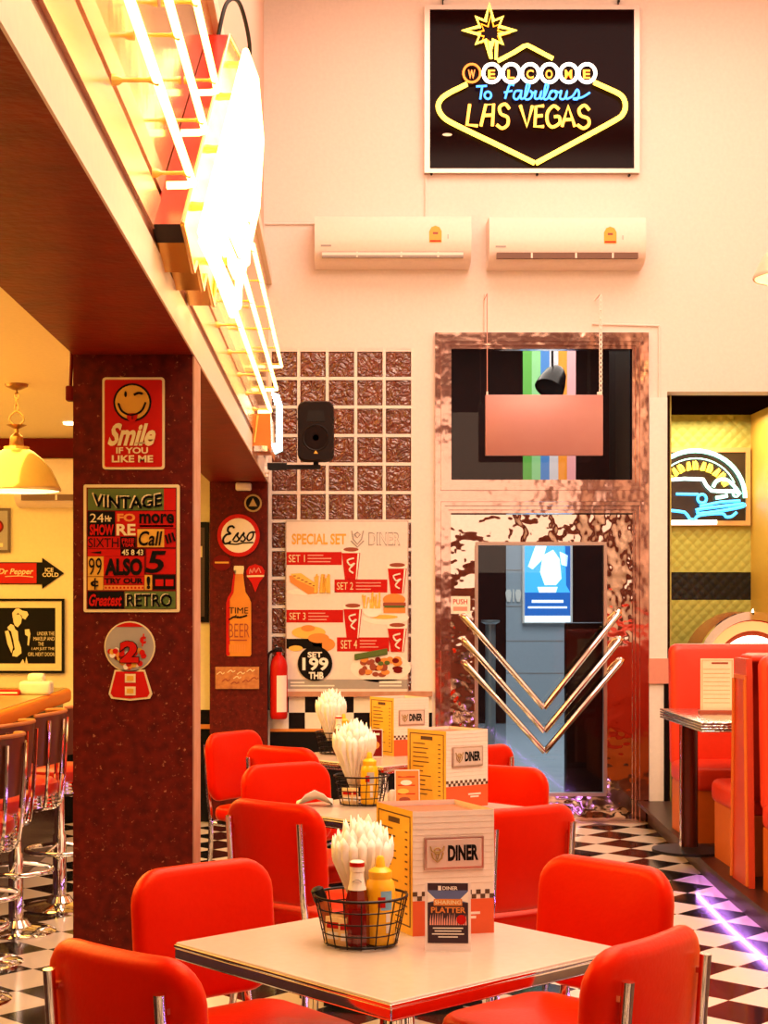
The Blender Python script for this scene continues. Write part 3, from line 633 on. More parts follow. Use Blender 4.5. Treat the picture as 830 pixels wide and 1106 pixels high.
B(152,477,218,511,SIGNRED); T_('FO',158,484,212,508,FOOD1,0,.04); B(152,511,218,552,SIGNRED); T_('RE',156,515,213,549,CREAM,0,.03)
B(218,477,332,527,SIGNRED); T_('more',224,484,328,514,SIGNBLK,0,.03); B(224,518,326,524,SIGNBLK)
B(218,530,298,584,SIGNYEL); T_('Call',222,536,290,580,SIGNBLK,.15,.02); B(298,530,332,584,SIGNRED)
for q in ((302,548,310,574),(312,544,319,570),(322,540,330,566)): S.stroke('lettering',[k(q[0],q[1]),k(q[2],q[3])],1.1,3,SIGNBLK)
B(70,553,166,588,SIGNRED); T_('SIXTH',72,557,162,585,SIGNBLK,0,.0); B(168,553,213,586,SIGNBLK); T_('FREE',172,558,209,570,SIGNRED,0,.03); T_('YEAR',172,572,209,583,SIGNRED,0,.03)
B(70,590,240,611,SIGNRED); S.poly('lettering',[k(*q) for q in ((76,600),(110,596),(110,604))],3,SIGNBLK); B(168,588,240,610,SIGNBLK); T_('45 8 43',172,591,236,608,CREAM,0,.02)
B(70,612,117,671,SIGNYEL); T_('99',73,616,112,668,SIGNBLK,0,.0); B(117,612,238,671,SIGNRED); T_('ALSO',121,617,233,669,SIGNBLK,0,.05)
B(245,590,332,664,SIGNRED); T_('5',248,595,300,662,SIGNBLK,.25,.02)
B(70,673,116,712,SIGNYEL); T_('c',78,684,102,702,SIGNBLK,0,.03); S.stroke('lettering',[k(92,676),k(92,711)],.8,4,SIGNBLK)
B(118,673,238,697,SIGNRED); T_('TRY OUR',120,676,235,693,SIGNBLK,0,.04); B(118,698,238,712,FOOD1)
for i in range(11): S.disc('blocks',*k(124+i*11,705),1.2,3,SIGNRED,n=10)
B(240,667,262,712,SIGNYEL); T_('!',246,671,257,709,SIGNBLK,0,.05); B(265,667,331,710,SIGNBLK)
for q in (272,302): B2=[k(*z) for z in ((q,680),(q+24,680),(q+24,700),(q,700))]; S.poly('lettering',B2,4,SIGNRED)
B(70,716,178,768,SIGNBLK); T_('Greatest',74,724,172,760,SIGNRED,.15,.03); B(180,716,332,768,SIGNGRN); T_('RETRO',186,724,322,762,SIGNBLK,0,.02); T_('RETRO',183,722,319,760,CREAM,0,.0); S.done()
# ---- gumball machine sign
S=Sign('gumball_machine_sign','flat gumball machine sign marked 2 cents on the near column','sign',*k(196,925),SN,.008,Y=YN)
S.disc('globe_rim',*k(195,881),76/2.767,0,CREAM,.008); S.disc('glass_globe',*k(195,881),72/2.767,1,GREY)
S.poly('red_top',[k(*q) for q in arc(195,881,72,72,-125,-55,12)],2,SIGNRED); rnd=random.Random(2)
for i in range(34):
    an=rnd.uniform(.12,PI-.12); r=rnd.uniform(15,62); S.disc('gumballs',*k(195+r*math.cos(an),881+r*math.sin(an)*.98),8.5/2.767,2+i*.08,rnd.choice((SIGNRED,SIGNYEL,DARKRED,PWHITE,FOOD1,SIGNRED)),n=14)
S.text('lettering','2',*k(165,862),*k(225,930),6,SIGNBLK,0,.08); S.text('lettering','2',*k(167,864),*k(222,928),7,SIGNRED,0,.05); S.text('lettering','c',*k(226,850),*k(245,872),7,SIGNRED,0,.05); S.stroke('lettering',[k(238,842),k(234,880)],.8,7,SIGNRED)
S.poly('base',[k(*q) for q in ((150,950),(240,950),(262,1022),(255,1036),(195,1042),(140,1036),(132,1022))],0,CREAM,.008); S.poly('base',[k(*q) for q in ((154,955),(237,955),(255,1020),(248,1031),(195,1036),(146,1031),(138,1020))],1,SIGNRED)
for z in (962,1000): S.rect('coin_plates',*R4(181,z,213,z+26),2,CREAM,.001); S.rect('coin_plates',*R4(187,z+6,207,z+20),3,SIGNYEL,.001)
S.done()
# ---- far column
SF=158.0; k=px(225,550,5.26)
S=Sign('round_sign','large round white sign with red rim and black script on the far column','sign',*k(173,150),SF,.02,Y=YF)
S.disc('rim',*k(173,150),23,0,SIGNRED,.02); S.disc('face',*k(173,150),18.6,1,mat('enamel_white',(.85,.72,.55),.3))
S.stroke('lettering',[k(*q) for q in ((150,108),(138,97),(118,103),(113,125),(128,140),(104,146),(86,172),(94,195),(118,192),(130,182))],1.1,2,SIGNBLK,5)
S.stroke('lettering',[k(*q) for q in ((140,178),(158,150),(172,135),(166,152),(175,168),(165,184),(145,182))],.9,2,SIGNBLK,5)
S.stroke('lettering',[k(*q) for q in ((175,178),(192,150),(206,133),(202,150),(212,166),(202,182),(184,180))],.9,2,SIGNBLK,5)
S.stroke('lettering',[k(*q) for q in ((252,130),(232,140),(222,165),(232,178),(250,165),(258,140),(250,130),(270,132))],.9,2,SIGNBLK,5)
S.stroke('lettering',[k(*q) for q in ((112,196),(160,200),(200,192),(258,190))],.8,2,SIGNBLK,4); S.done()
S=Sign('round_sign','small dark red round sign left of the bottle sign','sign',*k(78,305),SF,.01,Y=YF)
S.disc('plate',*k(78,305),10,0,DARKRED,.01,ry=8.5); S.rect('lettering',*k(38,298),*k(118,308),1,SIGNYEL,.001); S.done()
S=Sign('shield_sign','small red pointed shield sign right of the bottle sign','sign',*k(268,390),SF,.01,Y=YF)
S.poly('plate',[k(*q) for q in ((232,325),(268,312),(306,325),(322,350),(318,380),(290,420),(268,472),(248,420),(220,382),(216,350))],0,SIGNRED,.01)
S.poly('band',[k(*q) for q in ((220,376),(318,374),(318,384),(222,386))],1,CREAM); S.stroke('lettering',[k(*q) for q in ((236,366),(240,340),(250,362),(262,334),(272,360),(286,334),(300,362))],.5,1,PINKP,3); S.done()
S=Sign('bottle_sign','yellow beer bottle shaped tin sign on the far column','sign',*k(175,580),SF,.012,Y=YF)
ol=[(148,322),(202,322),(204,338),(198,345),(203,400),(212,470),(232,500),(244,530),(245,825),(238,835),(110,835),(103,825),(103,530),(112,500),(132,470),(140,400),(150,345),(146,338)]
S.poly('plate',[k(*q) for q in ol],0,mat('bottle_sign_yellow',(.72,.30,.015),.4,noise=(6,(.55,.13,.01),.3)),.012)
S.poly('shade',[k(*q) for q in ((103,530),(112,500),(132,470),(140,400),(150,345),(158,345),(152,400),(145,475),(124,512),(124,830),(110,833),(103,825))],1,SIGNRED); S.poly('bottle_cap',[k(*q) for q in ((148,322),(202,322),(204,338),(200,368),(150,368),(146,338))],1,CREAM)
S.text('lettering','TIME',*k(118,558),*k(228,592),2,SIGNBLK,0,.0); S.stroke('lettering',[k(*q) for q in ((118,628),(150,610),(180,615),(222,602))],.9,2,SIGNBLK,4); S.text('lettering','for',*k(150,600),*k(195,620),2,SIGNBLK,.2,.02); S.text('lettering','BEER',*k(118,650),*k(235,728),2,FOOD2,0,-.01); S.rect('lettering',*k(120,740),*k(222,747),2,FOOD2,.0005)
for q in range(7): S.rect('lettering',*k(120+q*14,768),*k(128+q*14,812),2,FOOD1,.0005)
S.done()
S=Sign('wooden_plaque','orange carved wooden plaque low on the far column','plaque',*k(166,957),SF,.018,Y=YF)
S.rect('board',*k(42,895),*k(290,1020),0,mat('plaque_wood',(.62,.26,.06),.5,noise=(30,(.30,.07,.02),.3)))
for i,(x,z) in enumerate(((70,930),(100,970),(130,920),(150,985),(185,930),(215,975),(240,915),(262,960),(165,955))): S.stroke('carving',[k(x-20,z+8),k(x,z-6),k(x+12,z+5),k(x+24,z-4)],.55,0,FOOD2 if i%2 else CREAM,3)
S.done()
S=Sign('round_badge','small dark round badge high on the far column','sign',273.5,543.5,SF,.01,Y=YF)
S.disc('plate',273.5,543.5,9.5,0,GOLD,.01); S.disc('face',273.5,543.5,7.6,1,SIGNBLK); S.poly('emblem',[(273.5,538),(278,547),(269,547)],2,GOLD); S.done()
a=Acc(); a.rbox((0,-.03,0),(17/SF,.06,8.5/SF),.012,PWHITE,3); o=tag(a.build('detector_box'),'small white box fixed at the top of the far column','detector'); o.location=P(263.5,526,SF)
# ---- bar wall signs
SW=156.0; k=px(0,540,5.02)
S=Sign('arrow_sign','black and red arrow sign with ICE COLD in its head','sign',*k(20,397),SW,.012,Y=YB)
S.poly('plate',[k(*q) for q in ((-240,338),(230,338),(230,314),(348,397),(230,481),(230,457),(-240,457))],0,SIGNBLK,.012); S.rect('red_field',*k(-230,343),*k(200,452),1,SIGNRED,.001)
S.text('lettering','Dr Pepper',*k(-4,372),*k(182,412),2,CREAM,.25,.02); S.stroke('lettering',[k(30,416),k(110,412),k(182,418)],.5,2,CREAM,3); S.text('lettering','ICE',*k(246,368),*k(292,390),2,CREAM,0,.03); S.text('lettering','COLD',*k(232,394),*k(320,417),2,CREAM,0,.03); S.done()
S=Sign('framed_poster','framed black picture of a woman with white lettering on the bar wall','poster',*k(80,737),SW,.03,Y=YB)
X0=-190
for r in ((X0,535,352,548),(X0,925,352,938),(X0,548,X0+13,925),(338,548,352,925)): S.rect('frame',*k(r[0],r[1]),*k(r[2],r[3]),0,BLACK)
S.rect('mat_board',*k(X0+10,545),*k(340,928),-8,CREAM); S.rect('picture',*k(X0+50,585),*k(303,886),-7,SIGNBLK)
for pts in (((70,612),(88,590),(105,588),(125,600),(150,605),(158,622),(140,648),(125,640),(120,625),(100,612),(85,630),(72,640)),
            ((74,640),(88,622),(112,620),(122,640),(118,668),(100,690),(84,680),(76,660)),
            ((44,690),(62,672),(78,680),(86,700),(100,712),(104,760),(118,800),(120,830),(95,850),(70,845),(74,820),(84,810),(76,760),(64,712),(48,702)),
            ((30,712),(48,706),(60,740),(74,800),(66,830),(44,780)),((138,702),(162,700),(168,725),(160,790),(152,785),(155,740),(140,730)),((112,886),(128,862),(138,886)),((140,886),(146,850),(155,886))):
    S.poly('figure',[k(*q) for q in pts],-6,CREAM)
for i,(t,x0) in enumerate((('UNDER THE',205),('MAKEUP AND',185),('THE',210),('I AM JUST THE',176),('GIRL NEXT DOOR',155))):
    S.text('lettering',t,*k(x0,714+i*28),*k(298 if i!=2 else 240,734+i*28),-6,CREAM,0,.0)
S.done()
S=Sign('framed_badge','dark framed picture with a red roundel at the left edge','picture',*k(-30,162),SW,.025,Y=YB)
S.rect('frame',*k(-120,45),*k(58,285),0,mat('frame_dark',(.10,.05,.03),.4)); S.rect('picture',*k(-110,60),*k(46,272),1,GREY,.001); S.disc('roundel',*k(-14,145),38/5.02,2,DARKRED); S.disc('roundel',*k(-14,145),28/5.02,3,SIGNRED); S.rect('lettering',*k(-60,235),*k(20,255),2,CREAM,.0005); S.done()
S=Sign('framed_picture','black framed picture on the bar wall glimpsed between the two brown columns','picture',203,618,SW,.025,Y=YB)
S.rect('frame',180,564,226,672,0,BLACK); S.rect('picture',184,570,221.5,666,1,mat('picture_dark',(.05,.02,.01),.4),.001)
S.rect('picture',190,590,219,602,2,CREAM,.0005); S.rect('picture',190,612,216,630,2,DARKRED,.0005); S.done()
# ---- hanging lamp over the bar, downlight
def pend(label,loc,Z0,SHADE,INN,R_,PW=9,grp=None):
    t=thing('pendant_lamp',label,'lamp',loc); h=R_*1.05
    a=Acc(); prof=[(R_*1.02,0),(R_*1.03,.012),(R_*.99,.03),(R_*.93,h*.25),(R_*.80,h*.5),(R_*.60,h*.72),(R_*.40,h*.88),(R_*.30,h*.93),(R_*.30,h*.99),(R_*.14,h*1.0)]
    a.lathe(prof,SHADE,n=40,caps=False); a.lathe([(R_*1.02,0)]+[(r*.96,z+.001) for r,z in prof[:8]]+[(0,h*.90)],INN,n=40,caps=False); a.fixn=False; a.build('shade',t)
    a=Acc(); a.lathe([(0,h*.5),(.03,h*.53),(.035,h*.6),(.03,h*.68),(.015,h*.75),(.015,h*.9)],neon('bulb_glow',(1,.75,.35),3),n=16); a.build('bulb',t)
    pl=bpy.data.lights.new('bulb_light','POINT'); pl.energy=PW; pl.color=(1,.72,.35); pl.shadow_soft_size=.04; po=bpy.data.objects.new('bulb_light',pl); COL.objects.link(po); po.parent=t; po.location=(0,0,h*.42)
    BR=mat('brass',(.42,.20,.06),.3,.9); z=h*1.0
    a=Acc(); a.lathe([(R_*.14,z-.01),(R_*.17,z),(R_*.15,z+.05),(R_*.05,z+.07),(R_*.05,z+.09),(R_*.24,z+.11),(R_*.04,z+.115)],BR,n=20)
    for s in (-1,1): a.tube(smooth_path([(0,0,z+.10),(s*.035,0,z+.13),(s*.03,0,z+.16),(0,0,z+.185)],5),.004,BR,6)
    a.build('holder',t)
    a=Acc(); top=Z0-loc[2]; zz=z+.18; i=0
    while zz<top-.02:
        M=tr(0,0,zz+.018)@rotzm((i%2)*PI/2); a.tube([(.010*math.cos(q*PI/6),0,.020*math.sin(q*PI/6)) for q in range(12)],.0032,BR,6,closed=True,M=M); zz+=.031; i+=1
    a.build('chain',t); a=Acc(); a.lathe([(.06,top),(.055,top-.015),(.02,top-.03),(0,top-.03)],BR,n=24); a.build('ceiling_rose',t); return t
SHG=mat('lamp_shade_cream',(.80,.62,.22),.16,.55); SHI=mat('shade_inside',(.9,.8,.6),.5)
pend('cream metal dome pendant lamp on a chain above the bar',(-1.655,8.13,2.095),2.65,SHG,SHI,.222)
pend('small pale pendant lamp at the right edge against the pink wall',(2.66,9.1,EYE+348/187),6.2,mat('lamp_shade_pink',(.80,.56,.42),.4,0),SHI,.24,7)
a=Acc(); a.lathe([(0,-.004),(.032,-.004),(.03,-.012),(.04,-.014),(.045,0)],neon('downlight_glow',(1,.8,.45),6),n=24); o=tag(a.build('downlight'),'small round recessed downlight in the bar ceiling','lamp'); o.location=(-1.675,9.88,2.65)
# ================================================================== back wall: poster, neon, air conditioners
k=px(200,360,2.632)
S=Sign('menu_poster','large framed SPECIAL SET food poster hung before the glass blocks','poster',*k(460,776),156.0,.02,Y=YB-.012)
PB=mat('poster_paper',(.80,.66,.58),.5)
S.rect('board',*k(286,533),*k(635,1021),0,STEEL); S.rect('sheet',*k(289,536),*k(632,1018),1,PB,.001)
def KR(x0,y0,x1,y1): return (*k(x0,y0),*k(x1,y1))
S.text('title','SPECIAL SET',*KR(304,570,458,601),2,SIGNYEL,0,.03); S.text('shop_name','DINER',*KR(521,566,612,604),2,GREY,0,.03); S.text('shop_name','DINER',*KR(524,570,609,600),3,PB,0,.005)
for pts in (((474,562),(478,585),(490,600),(502,585),(507,562)),((482,572),(490,566),(498,572),(490,582),(482,572)),((472,590),(490,608),(508,590))): S.stroke('crest',[k(*q) for q in pts],.7,2,GREY)
def bar_(n,x0,y0,x1,y1,tx):
    S.rect('red_bars',*KR(x0,y0,x1,y1),2,SIGNRED,.0005); S.text('set_caption'+' '*int(n),'SET '+n,*KR(tx,y0+8,tx+46,y1-8),3,CREAM,0,.0)
    rnd=random.Random(int(n))
    for r in range(3): S.rect('set_caption'+' '*int(n),*KR(tx+54,y0+8+r*9,tx+54+rnd.uniform(40,72),y0+11+r*9),3,PINKP,.0003)
bar_('1',289,622,446,659,295); bar_('2',425,700,575,737,432); bar_('3',289,786,450,822,297); bar_('4',432,864,580,904,443)
def cup(x0,y0,x1,y1):
    w_=x1-x0; S.poly('food_pictures',[k(*q) for q in ((x0,y0+12),(x1,y0+12),(x1-w_*.16,y1),(x0+w_*.16,y1))],4,SIGNRED); S.poly('food_pictures',[k(*q) for q in ((x0-2,y0+2),(x1+2,y0+2),(x1,y0+13),(x0,y0+13))],5,PAPER); S.poly('food_pictures',[k(*q) for q in arc((x0+x1)/2,y0+3,w_*.42,6,0,360,14)],6,FOOD2)
    S.stroke('food_pictures',[k(*q) for q in ((x0+w_*.66,y0+28),(x0+w_*.3,y0+34),(x0+w_*.45,y0+48),(x0+w_*.7,y0+42),(x0+w_*.4,y0+60),(x0+w_*.62,y0+70))],.9,5,PAPER,3); S.poly('food_pictures',[k(*q) for q in ((x1-w_*.14,y0+14),(x1-w_*.05,y0+14),(x1-w_*.2,y1),(x1-w_*.25,y1))],5,PAPER)
cup(446,612,498,700); cup(576,656,630,740); cup(451,771,503,866); cup(576,826,630,905)
def el(x,y,rx,ry,l,mm): S.poly('food_pictures',[k(*q) for q in arc(x,y,rx,ry,0,355,22)],l,mm)
for r in ((289,735,405,742),(490,838,575,842)): pass
el(360,735,70,10,2,PWHITE); S.poly('food_pictures',[k(*q) for q in ((296,690),(318,684),(378,722),(376,740),(350,742),(300,708))],4,FOOD1); S.poly('food_pictures',[k(*q) for q in ((300,684),(330,682),(380,716),(372,726),(316,700))],5,FRY)
for i in range(6): S.stroke('food_pictures',[k(308+i*11,690+i*5.5),k(316+i*11,690+i*5.5)],.5,6,FOOD2)
rnd=random.Random(9)
for i in range(18):
    x=rnd.uniform(365,415); y=rnd.uniform(684,712); S.stroke('food_pictures',[k(x,y),k(x+rnd.uniform(-6,6),738)],.9,4+i*.1,FRY if i%3 else SIGNYEL)
el(570,808,66,20,2,PWHITE)
for i in range(14):
    x=rnd.uniform(500,555); y=rnd.uniform(735,758); S.stroke('food_pictures',[k(x,y),k(x+rnd.uniform(-8,8),782)],.9,4+i*.1,FRY)
el(532,786,27,21,6,mat('bowl_white',(.9,.82,.74),.3)); el(594,757,32,17,5,FOOD1); S.rect('food_pictures',*KR(563,765,627,776),6,FOOD2,.0003); S.rect('food_pictures',*KR(566,774,624,780),7,SIGNGRN,.0003); S.rect('food_pictures',*KR(564,779,626,795),5,FOOD1,.0003); el(565,806,40,6,3,FRY)
el(352,850,48,18,4,FRY); el(380,866,30,14,5,FOOD1); el(350,838,20,9,6,FOOD1); S.rect('food_pictures',*KR(289,868,390,896),3,SIGNBLK,.0003); el(395,884,32,20,3,FOOD1); el(315,895,20,8,4,FRY)
el(556,950,86,42,2,PWHITE)
for i in range(26):
    el(rnd.uniform(500,618),rnd.uniform(925,972),rnd.uniform(7,15),rnd.uniform(6,11),4+i*.08,rnd.choice((FOOD2,DARKRED,FOOD2,FOOD1)))
for i in range(5): S.stroke('food_pictures',[k(482,914+i*3),k(575,898+i*3)],1.1,7,SIGNGRN)
for q in ((556,938),(574,936)): el(*q,8,6,8,SIGNGRN)
S.disc('price_disc',*k(370,938),49/2.632,9,SIGNBLK); S.text('price','SET',*KR(349,905,390,921),10,PAPER,0,.03); S.text('price','199',*KR(334,921,408,958),10,PAPER,0,.03); S.text('price','THB',*KR(352,962,394,982),10,PAPER,0,.04)
S.rect('footer',*KR(289,983,632,1010),2,GREY,.0003); S.rect('lettering',*KR(300,990,340,994),3,PAPER,.0003); S.rect('lettering',*KR(300,999,425,1003),3,PAPER,.0003); S.rect('lettering',*KR(552,988,615,994),3,PAPER,.0003); S.rect('lettering',*KR(552,999,615,1003),3,PAPER,.0003); S.done()
# ---- neon welcome sign
k=px(440,0,3.074); NS=156.0
NY=neon('neon_yellow',(1,.64,.07),4.0); NYW=neon('neon_yellow_white',(1,.80,.30),4.0); NW=neon('neon_white',(1,.93,.80),2.6); NB=neon('neon_blue',(.06,.33,1),2.2); NO=neon('neon_orange',(1,.30,.05),1.2); NR=neon('neon_letters',(1,.48,.07),2.4); NIN=neon('neon_letters_deep',(1,.36,.03),1.6)
PANEL=mat('neon_backboard',(.008,.0006,.0008),.10,spec=.05)
S=Sign('neon_sign','large framed neon sign reading WELCOME To Fabulous LAS VEGAS on the back wall','neon sign',*k(411,305),NS,.05,Y=YB)
for r in ((56,25,768,40),(56,566,768,580),(56,40,74,566),(750,40,768,566)): S.rect('frame',*k(r[0],r[1]),*k(r[2],r[3]),0,STEEL)
S.rect('backboard',*k(70,34),*k(756,572),-16,PANEL)
for q in ((80,581),(430,583),(735,586),(118,2),(700,10)): S.disc('mounting_bolts',*k(*q),1.4,-10,BLKM,.02,n=10)
for q in ((118,4),(700,6)): S.rect('hanging_wires',k(*q)[0]-.5,k(*q)[1]-4,k(*q)[0]+.5,k(q[0],28)[1],-14,BLKM)
def N(p,pts,w,mm,sm=0,cl=False,l=0): S.stroke(p,[k(*q) for q in pts],w,l-2,mm,sm,cl,8,.022)
N('border_tube',((196,290),(168,304),(140,318),(112,338),(101,364),(114,394),(150,420),(285,485),(420,551)),2.75,NY,4); N('border_tube',((424,551),(552,482),(680,412),(710,390),(719,360),(706,328),(660,304),(615,284)),2.75,NY,4)
N('border_tube',((298,214),(352,185),(384,165),(396,162),(408,168),(480,206)),2.4,NY)
st_=[]
for i in range(16):
    a_=PI/2+2*PI*i/16; r_=(80,38,60,36)[i%4] if i%2==0 else 38
    r_= (86 if i%4==0 else 62) if i%2==0 else 34
    st_.append((270+r_*math.cos(a_),113-r_*math.sin(a_)))
N('star_tube',st_,2.1,NY,0,True)
st2=[(270+(q[0]-270)*.72+6,113+(q[1]-113)*.72+5) for q in st_]; S.stroke('star_tube',[k(*q) for q in st2],1.0,-8,NIN,0,True,8,.0)
N('star_tube',((272,150),(276,206)),1.6,NY); N('star_tube',((294,150),(292,208)),1.6,NY)
for i,cx_ in enumerate((212,278,342,405,468,532,592)):
    m_=NO if i==0 else NW
    N('welcome_rings',arc(cx_,254,28,30,0,345,20),2.0 if i else 1.3,m_,0,True)
    S.text('welcome_letter'+' '*i,'WELCOME'[i],*k(cx_-12,240),*k(cx_+12,270),4,NIN if i else NO,0,.03)
N('to_fabulous',((226,298),(262,296)),1.2,NB); N('to_fabulous',((246,298),(240,340)),1.2,NB); N('to_fabulous',arc(265,327,11,12,0,345,14),1.2,NB,0,True)
N('to_fabulous',((352,294),(338,292),(330,310),(322,338)),1.2,NB,4); N('to_fabulous',((318,318),(346,312)),1.1,NB)
N('to_fabulous',((372,312),(356,314),(350,334),(362,340),(374,322),(376,310),(374,338),(390,330),(402,296),(396,288),(390,310),(388,338),(404,338),(412,322),(404,312),(416,320),(424,312),(420,336),(434,336),(442,312),(438,338),(452,330),(464,296),(458,288),(452,310),(450,338),(462,338),(470,322),(480,312),(472,316),(468,334),(482,340),(492,324),(484,312),(500,318),(508,312),(503,336),(518,338),(527,312),(523,338),(538,334),(548,326),(560,308),(566,322),(560,340),(546,338),(575,334),(602,318)),1.15,NB,4)
LV={'L':[((205,357),(196,424),(232,428))],'A':[((242,428),(258,358),(284,356),(280,428)),((250,394),(282,392))],'S':[((336,372),(322,356),(304,366),(308,388),(330,400),(330,424),(312,436),(294,424))],
'V':[((372,360),(394,430),(412,362))],'E':[((450,362),(424,364),(420,430),(450,430)),((422,396),(446,394))],'G':[((500,374),(482,362),(462,384),(462,416),(478,432),(502,418),(500,398),(484,398))],'a':[((510,430),(530,362),(552,430)),((518,408),(546,406))],'s':[((600,376),(584,360),(566,374),(572,394),(596,404),(598,424),(580,436),(560,424))]}
for ch,ss in LV.items():
    for p_ in ss:
        N('las_vegas_letters',p_,1.75,NR,4 if ch in 'SGs' else 0)
S.disc('pale_oval',*k(132,453),16/3.074,-6,PAPER,ry=5/3.074)  # flat pale oval low on the backboard
S.done()
# ---- air conditioners
ACW=mat('ac_white',(.88,.72,.60),.35); SLOT=mat('ac_slot',(.16,.07,.035),.5); STK=mat('sticker_yellow',(.75,.38,.02),.4)
def make_ac(label,cx_,cy_,opened,loc=None):
    t=thing('air_conditioner',label,'air conditioner',loc or (P(cx_,cy_,156).x,YB,P(cx_,cy_,156).z),0,'wall air conditioners'); W=166/156
    prof=[(0,.165),(-.17,.165),(-.205,.155),(-.222,.12),(-.228,.0),(-.222,-.075),(-.20,-.115),(-.15,-.150),(-.06,-.165),(0,-.165)]
    a=Acc(); n=len(prof); vv=[(-W/2,y,z) for y,z in prof]+[(W/2,y,z) for y,z in prof]
    a.add(vv,[list(range(n)),[n+i for i in range(n)][::-1]]+[(i,n+i,n+(i+1)%n,(i+1)%n) for i in range(n)],ACW); a.build('body',t,angle=35)
    a=Acc(); a.span(-W/2+.05,W/2-.055,-.225,-.19,-.125,-.086,SLOT if opened else GREY); 
    for x in (-.25,.05,.3): a.span(x,x+.012,-.2255,-.19,-.124,-.087,ACW)
    a.build('vent_slot',t,smooth=False)
    a=Acc()
    if opened: a.span(-W/2+.06,W/2-.12,-.217,-.19,-.112,-.105,BLKM)
    else: a.span(-W/2+.05,W/2-.055,-.2285,-.20,-.112,-.092,ACW)
    a.build('flap',t,smooth=False)
    a=Acc(); a.poly([(.245,-.025),(.33,-.025),(.33,.05),(.315,.078),(.287,.088),(.26,.078),(.245,.05)],-.230,.003,STK); a.span(.25,.325,-.2306,-.23,-.02,-.01,SIGNRED); a.span(.27,.305,-.2306,-.23,.03,.045,FOOD2); a.build('energy_sticker',t,smooth=False)
    a=Acc(); a.span(-.49,-.42,-.2262,-.224,-.052,-.04,GREY); a.build('badge',t,smooth=False); a=Acc(); a.span(.37,.375,-.229,-.226,.0,.03,GREY); a.build('indicator',t,smooth=False)
    return t
make_ac('white wall air conditioner with closed vent, left of the pair above the door',423.5,266,False)
make_ac('white wall air conditioner with open dark vent, right of the pair under the neon sign',608.5,267,True)
make_ac('cream air conditioner high on the bar wall behind the pendant lamp',105,523,True,(P(105,0,156).x,YB,EYE-(523-PY)/156))
# ---- panel hanging in front of the transom
t=thing('hanging_panel','blank satin metal panel hanging on chains before the transom window','panel',(P(586,461,158).x,F/158-.09,P(586,461,158).z))
a=Acc(); a.rbox((0,0,0),(126/158,.03,65/158),.004,mat('satin_panel',(.50,.24,.21),.38,.3,noise=(4,(.46,.20,.18),.3),bump=(9,.05)),2); a.build('board',t)
a=Acc()
for z in (-.06,-.03,.03,.06,.09): pass
zt=(461-320)/158
for i in range(22): 
    z=.206+i*(zt-.206)/22; a.tube([(.385+.008*math.cos(q*PI/5),(.004*math.sin(q*PI/5) if i%2 else 0),z+.022*math.sin(q*PI/5)) for q in range(10)],.004,PWHITE,6,closed=True)
a.build('chain',t); a=Acc(); a.tube([(-.385,0,.206),(-.385,0,zt)],.003,PINKP,6); a.tube([(-.385,0,zt),(-.385,.228,zt)],.003,PINKP,6); a.tube([(.385,0,zt),(.385,.228,zt)],.004,PWHITE,6); a.build('hanging_wire',t)
a=Acc(); a.rbox((-.385,0,.215),(.012,.012,.03),.003,PWHITE,2); a.rbox((.375,0,.215),(.03,.014,.024),.004,PWHITE,2); a.build('hooks',t)
# ---- loudspeaker on an arm
t=thing('loudspeaker','black loudspeaker on a wall arm in front of the glass blocks','speaker',(P(341.5,467,166).x,F/166,P(341.5,467,166).z))
a=Acc(); M=rotx(PI/2)
pr=rr(-.118,-.195,.118,.195,.05,6)
vv=[];lv=((0,.86,.10),(.0,.97,.06),(0,1,-.02),(0,1,-.07),(0,.95,-.10))
for (_,sc_,y) in lv: vv+=[(x*sc_,y,z*sc_) for x,z in pr]
n=len(pr); a.add(vv,[list(range(n)),[4*n+i for i in range(n)][::-1]]+[(L*n+i,L*n+(i+1)%n,(L+1)*n+(i+1)%n,(L+1)*n+i) for L in range(4) for i in range(n)],mat('speaker_black',(.010,.003,.002),.5,spec=.15)); a.build('cabinet',t,angle=30)
a=Acc(); a.lathe([(.075,0),(.082,.006),(.088,.0),(.088,-.01)],BLKM,n=28,M=tr(0,-.1,-.045)@rotx(PI/2)); a.lathe([(0,-.004),(.03,.002),(.074,.0)],mat('grille_dark',(.010,.003,.002),.6,spec=.1),n=28,M=tr(0,-.1,-.045)@rotx(PI/2)); a.build('woofer',t)
a=Acc(); a.poly([(-.06,.06),(.06,.06),(.05,.13),(-.05,.13)],-.104,.01,BLKM); a.build('horn',t,smooth=False)
for s in (-1,1):
    a=Acc(); a.rbox((s*.105,-.085,.075),(.03,.02,.014),.004,BLACK,2); a.build('side_grip',t)
a=Acc(); a.poly([(-.014,-.148),(.014,-.148),(0,-.125)],-.1045,.002,SIGNYEL); a.build('emblem',t,smooth=False)
a=Acc(); zb=-.19
a.tube([(.0,0,zb+.01),(0,0,zb-.03)],.018,BLKM,12); a.span(-.315,.03,-.02,.02,zb-.05,zb-.022,BLKM); a.span(-.315,-.19,-.025,.025,zb-.055,zb-.01,BLKM)
a.tube([(-.32,0,zb+.07),(-.32,0,zb-.10)],.016,PWHITE,10); a.rbox((-.325,0,zb+.06),(.045,.05,.05),.012,PWHITE,3); a.rbox((-.325,0,zb-.055),(.045,.05,.05),.012,PWHITE,3); a.tube([(-.32,0,zb-.02),(-.47,0,zb-.02)],.016,PWHITE,8); a.build('wall_arm',t)
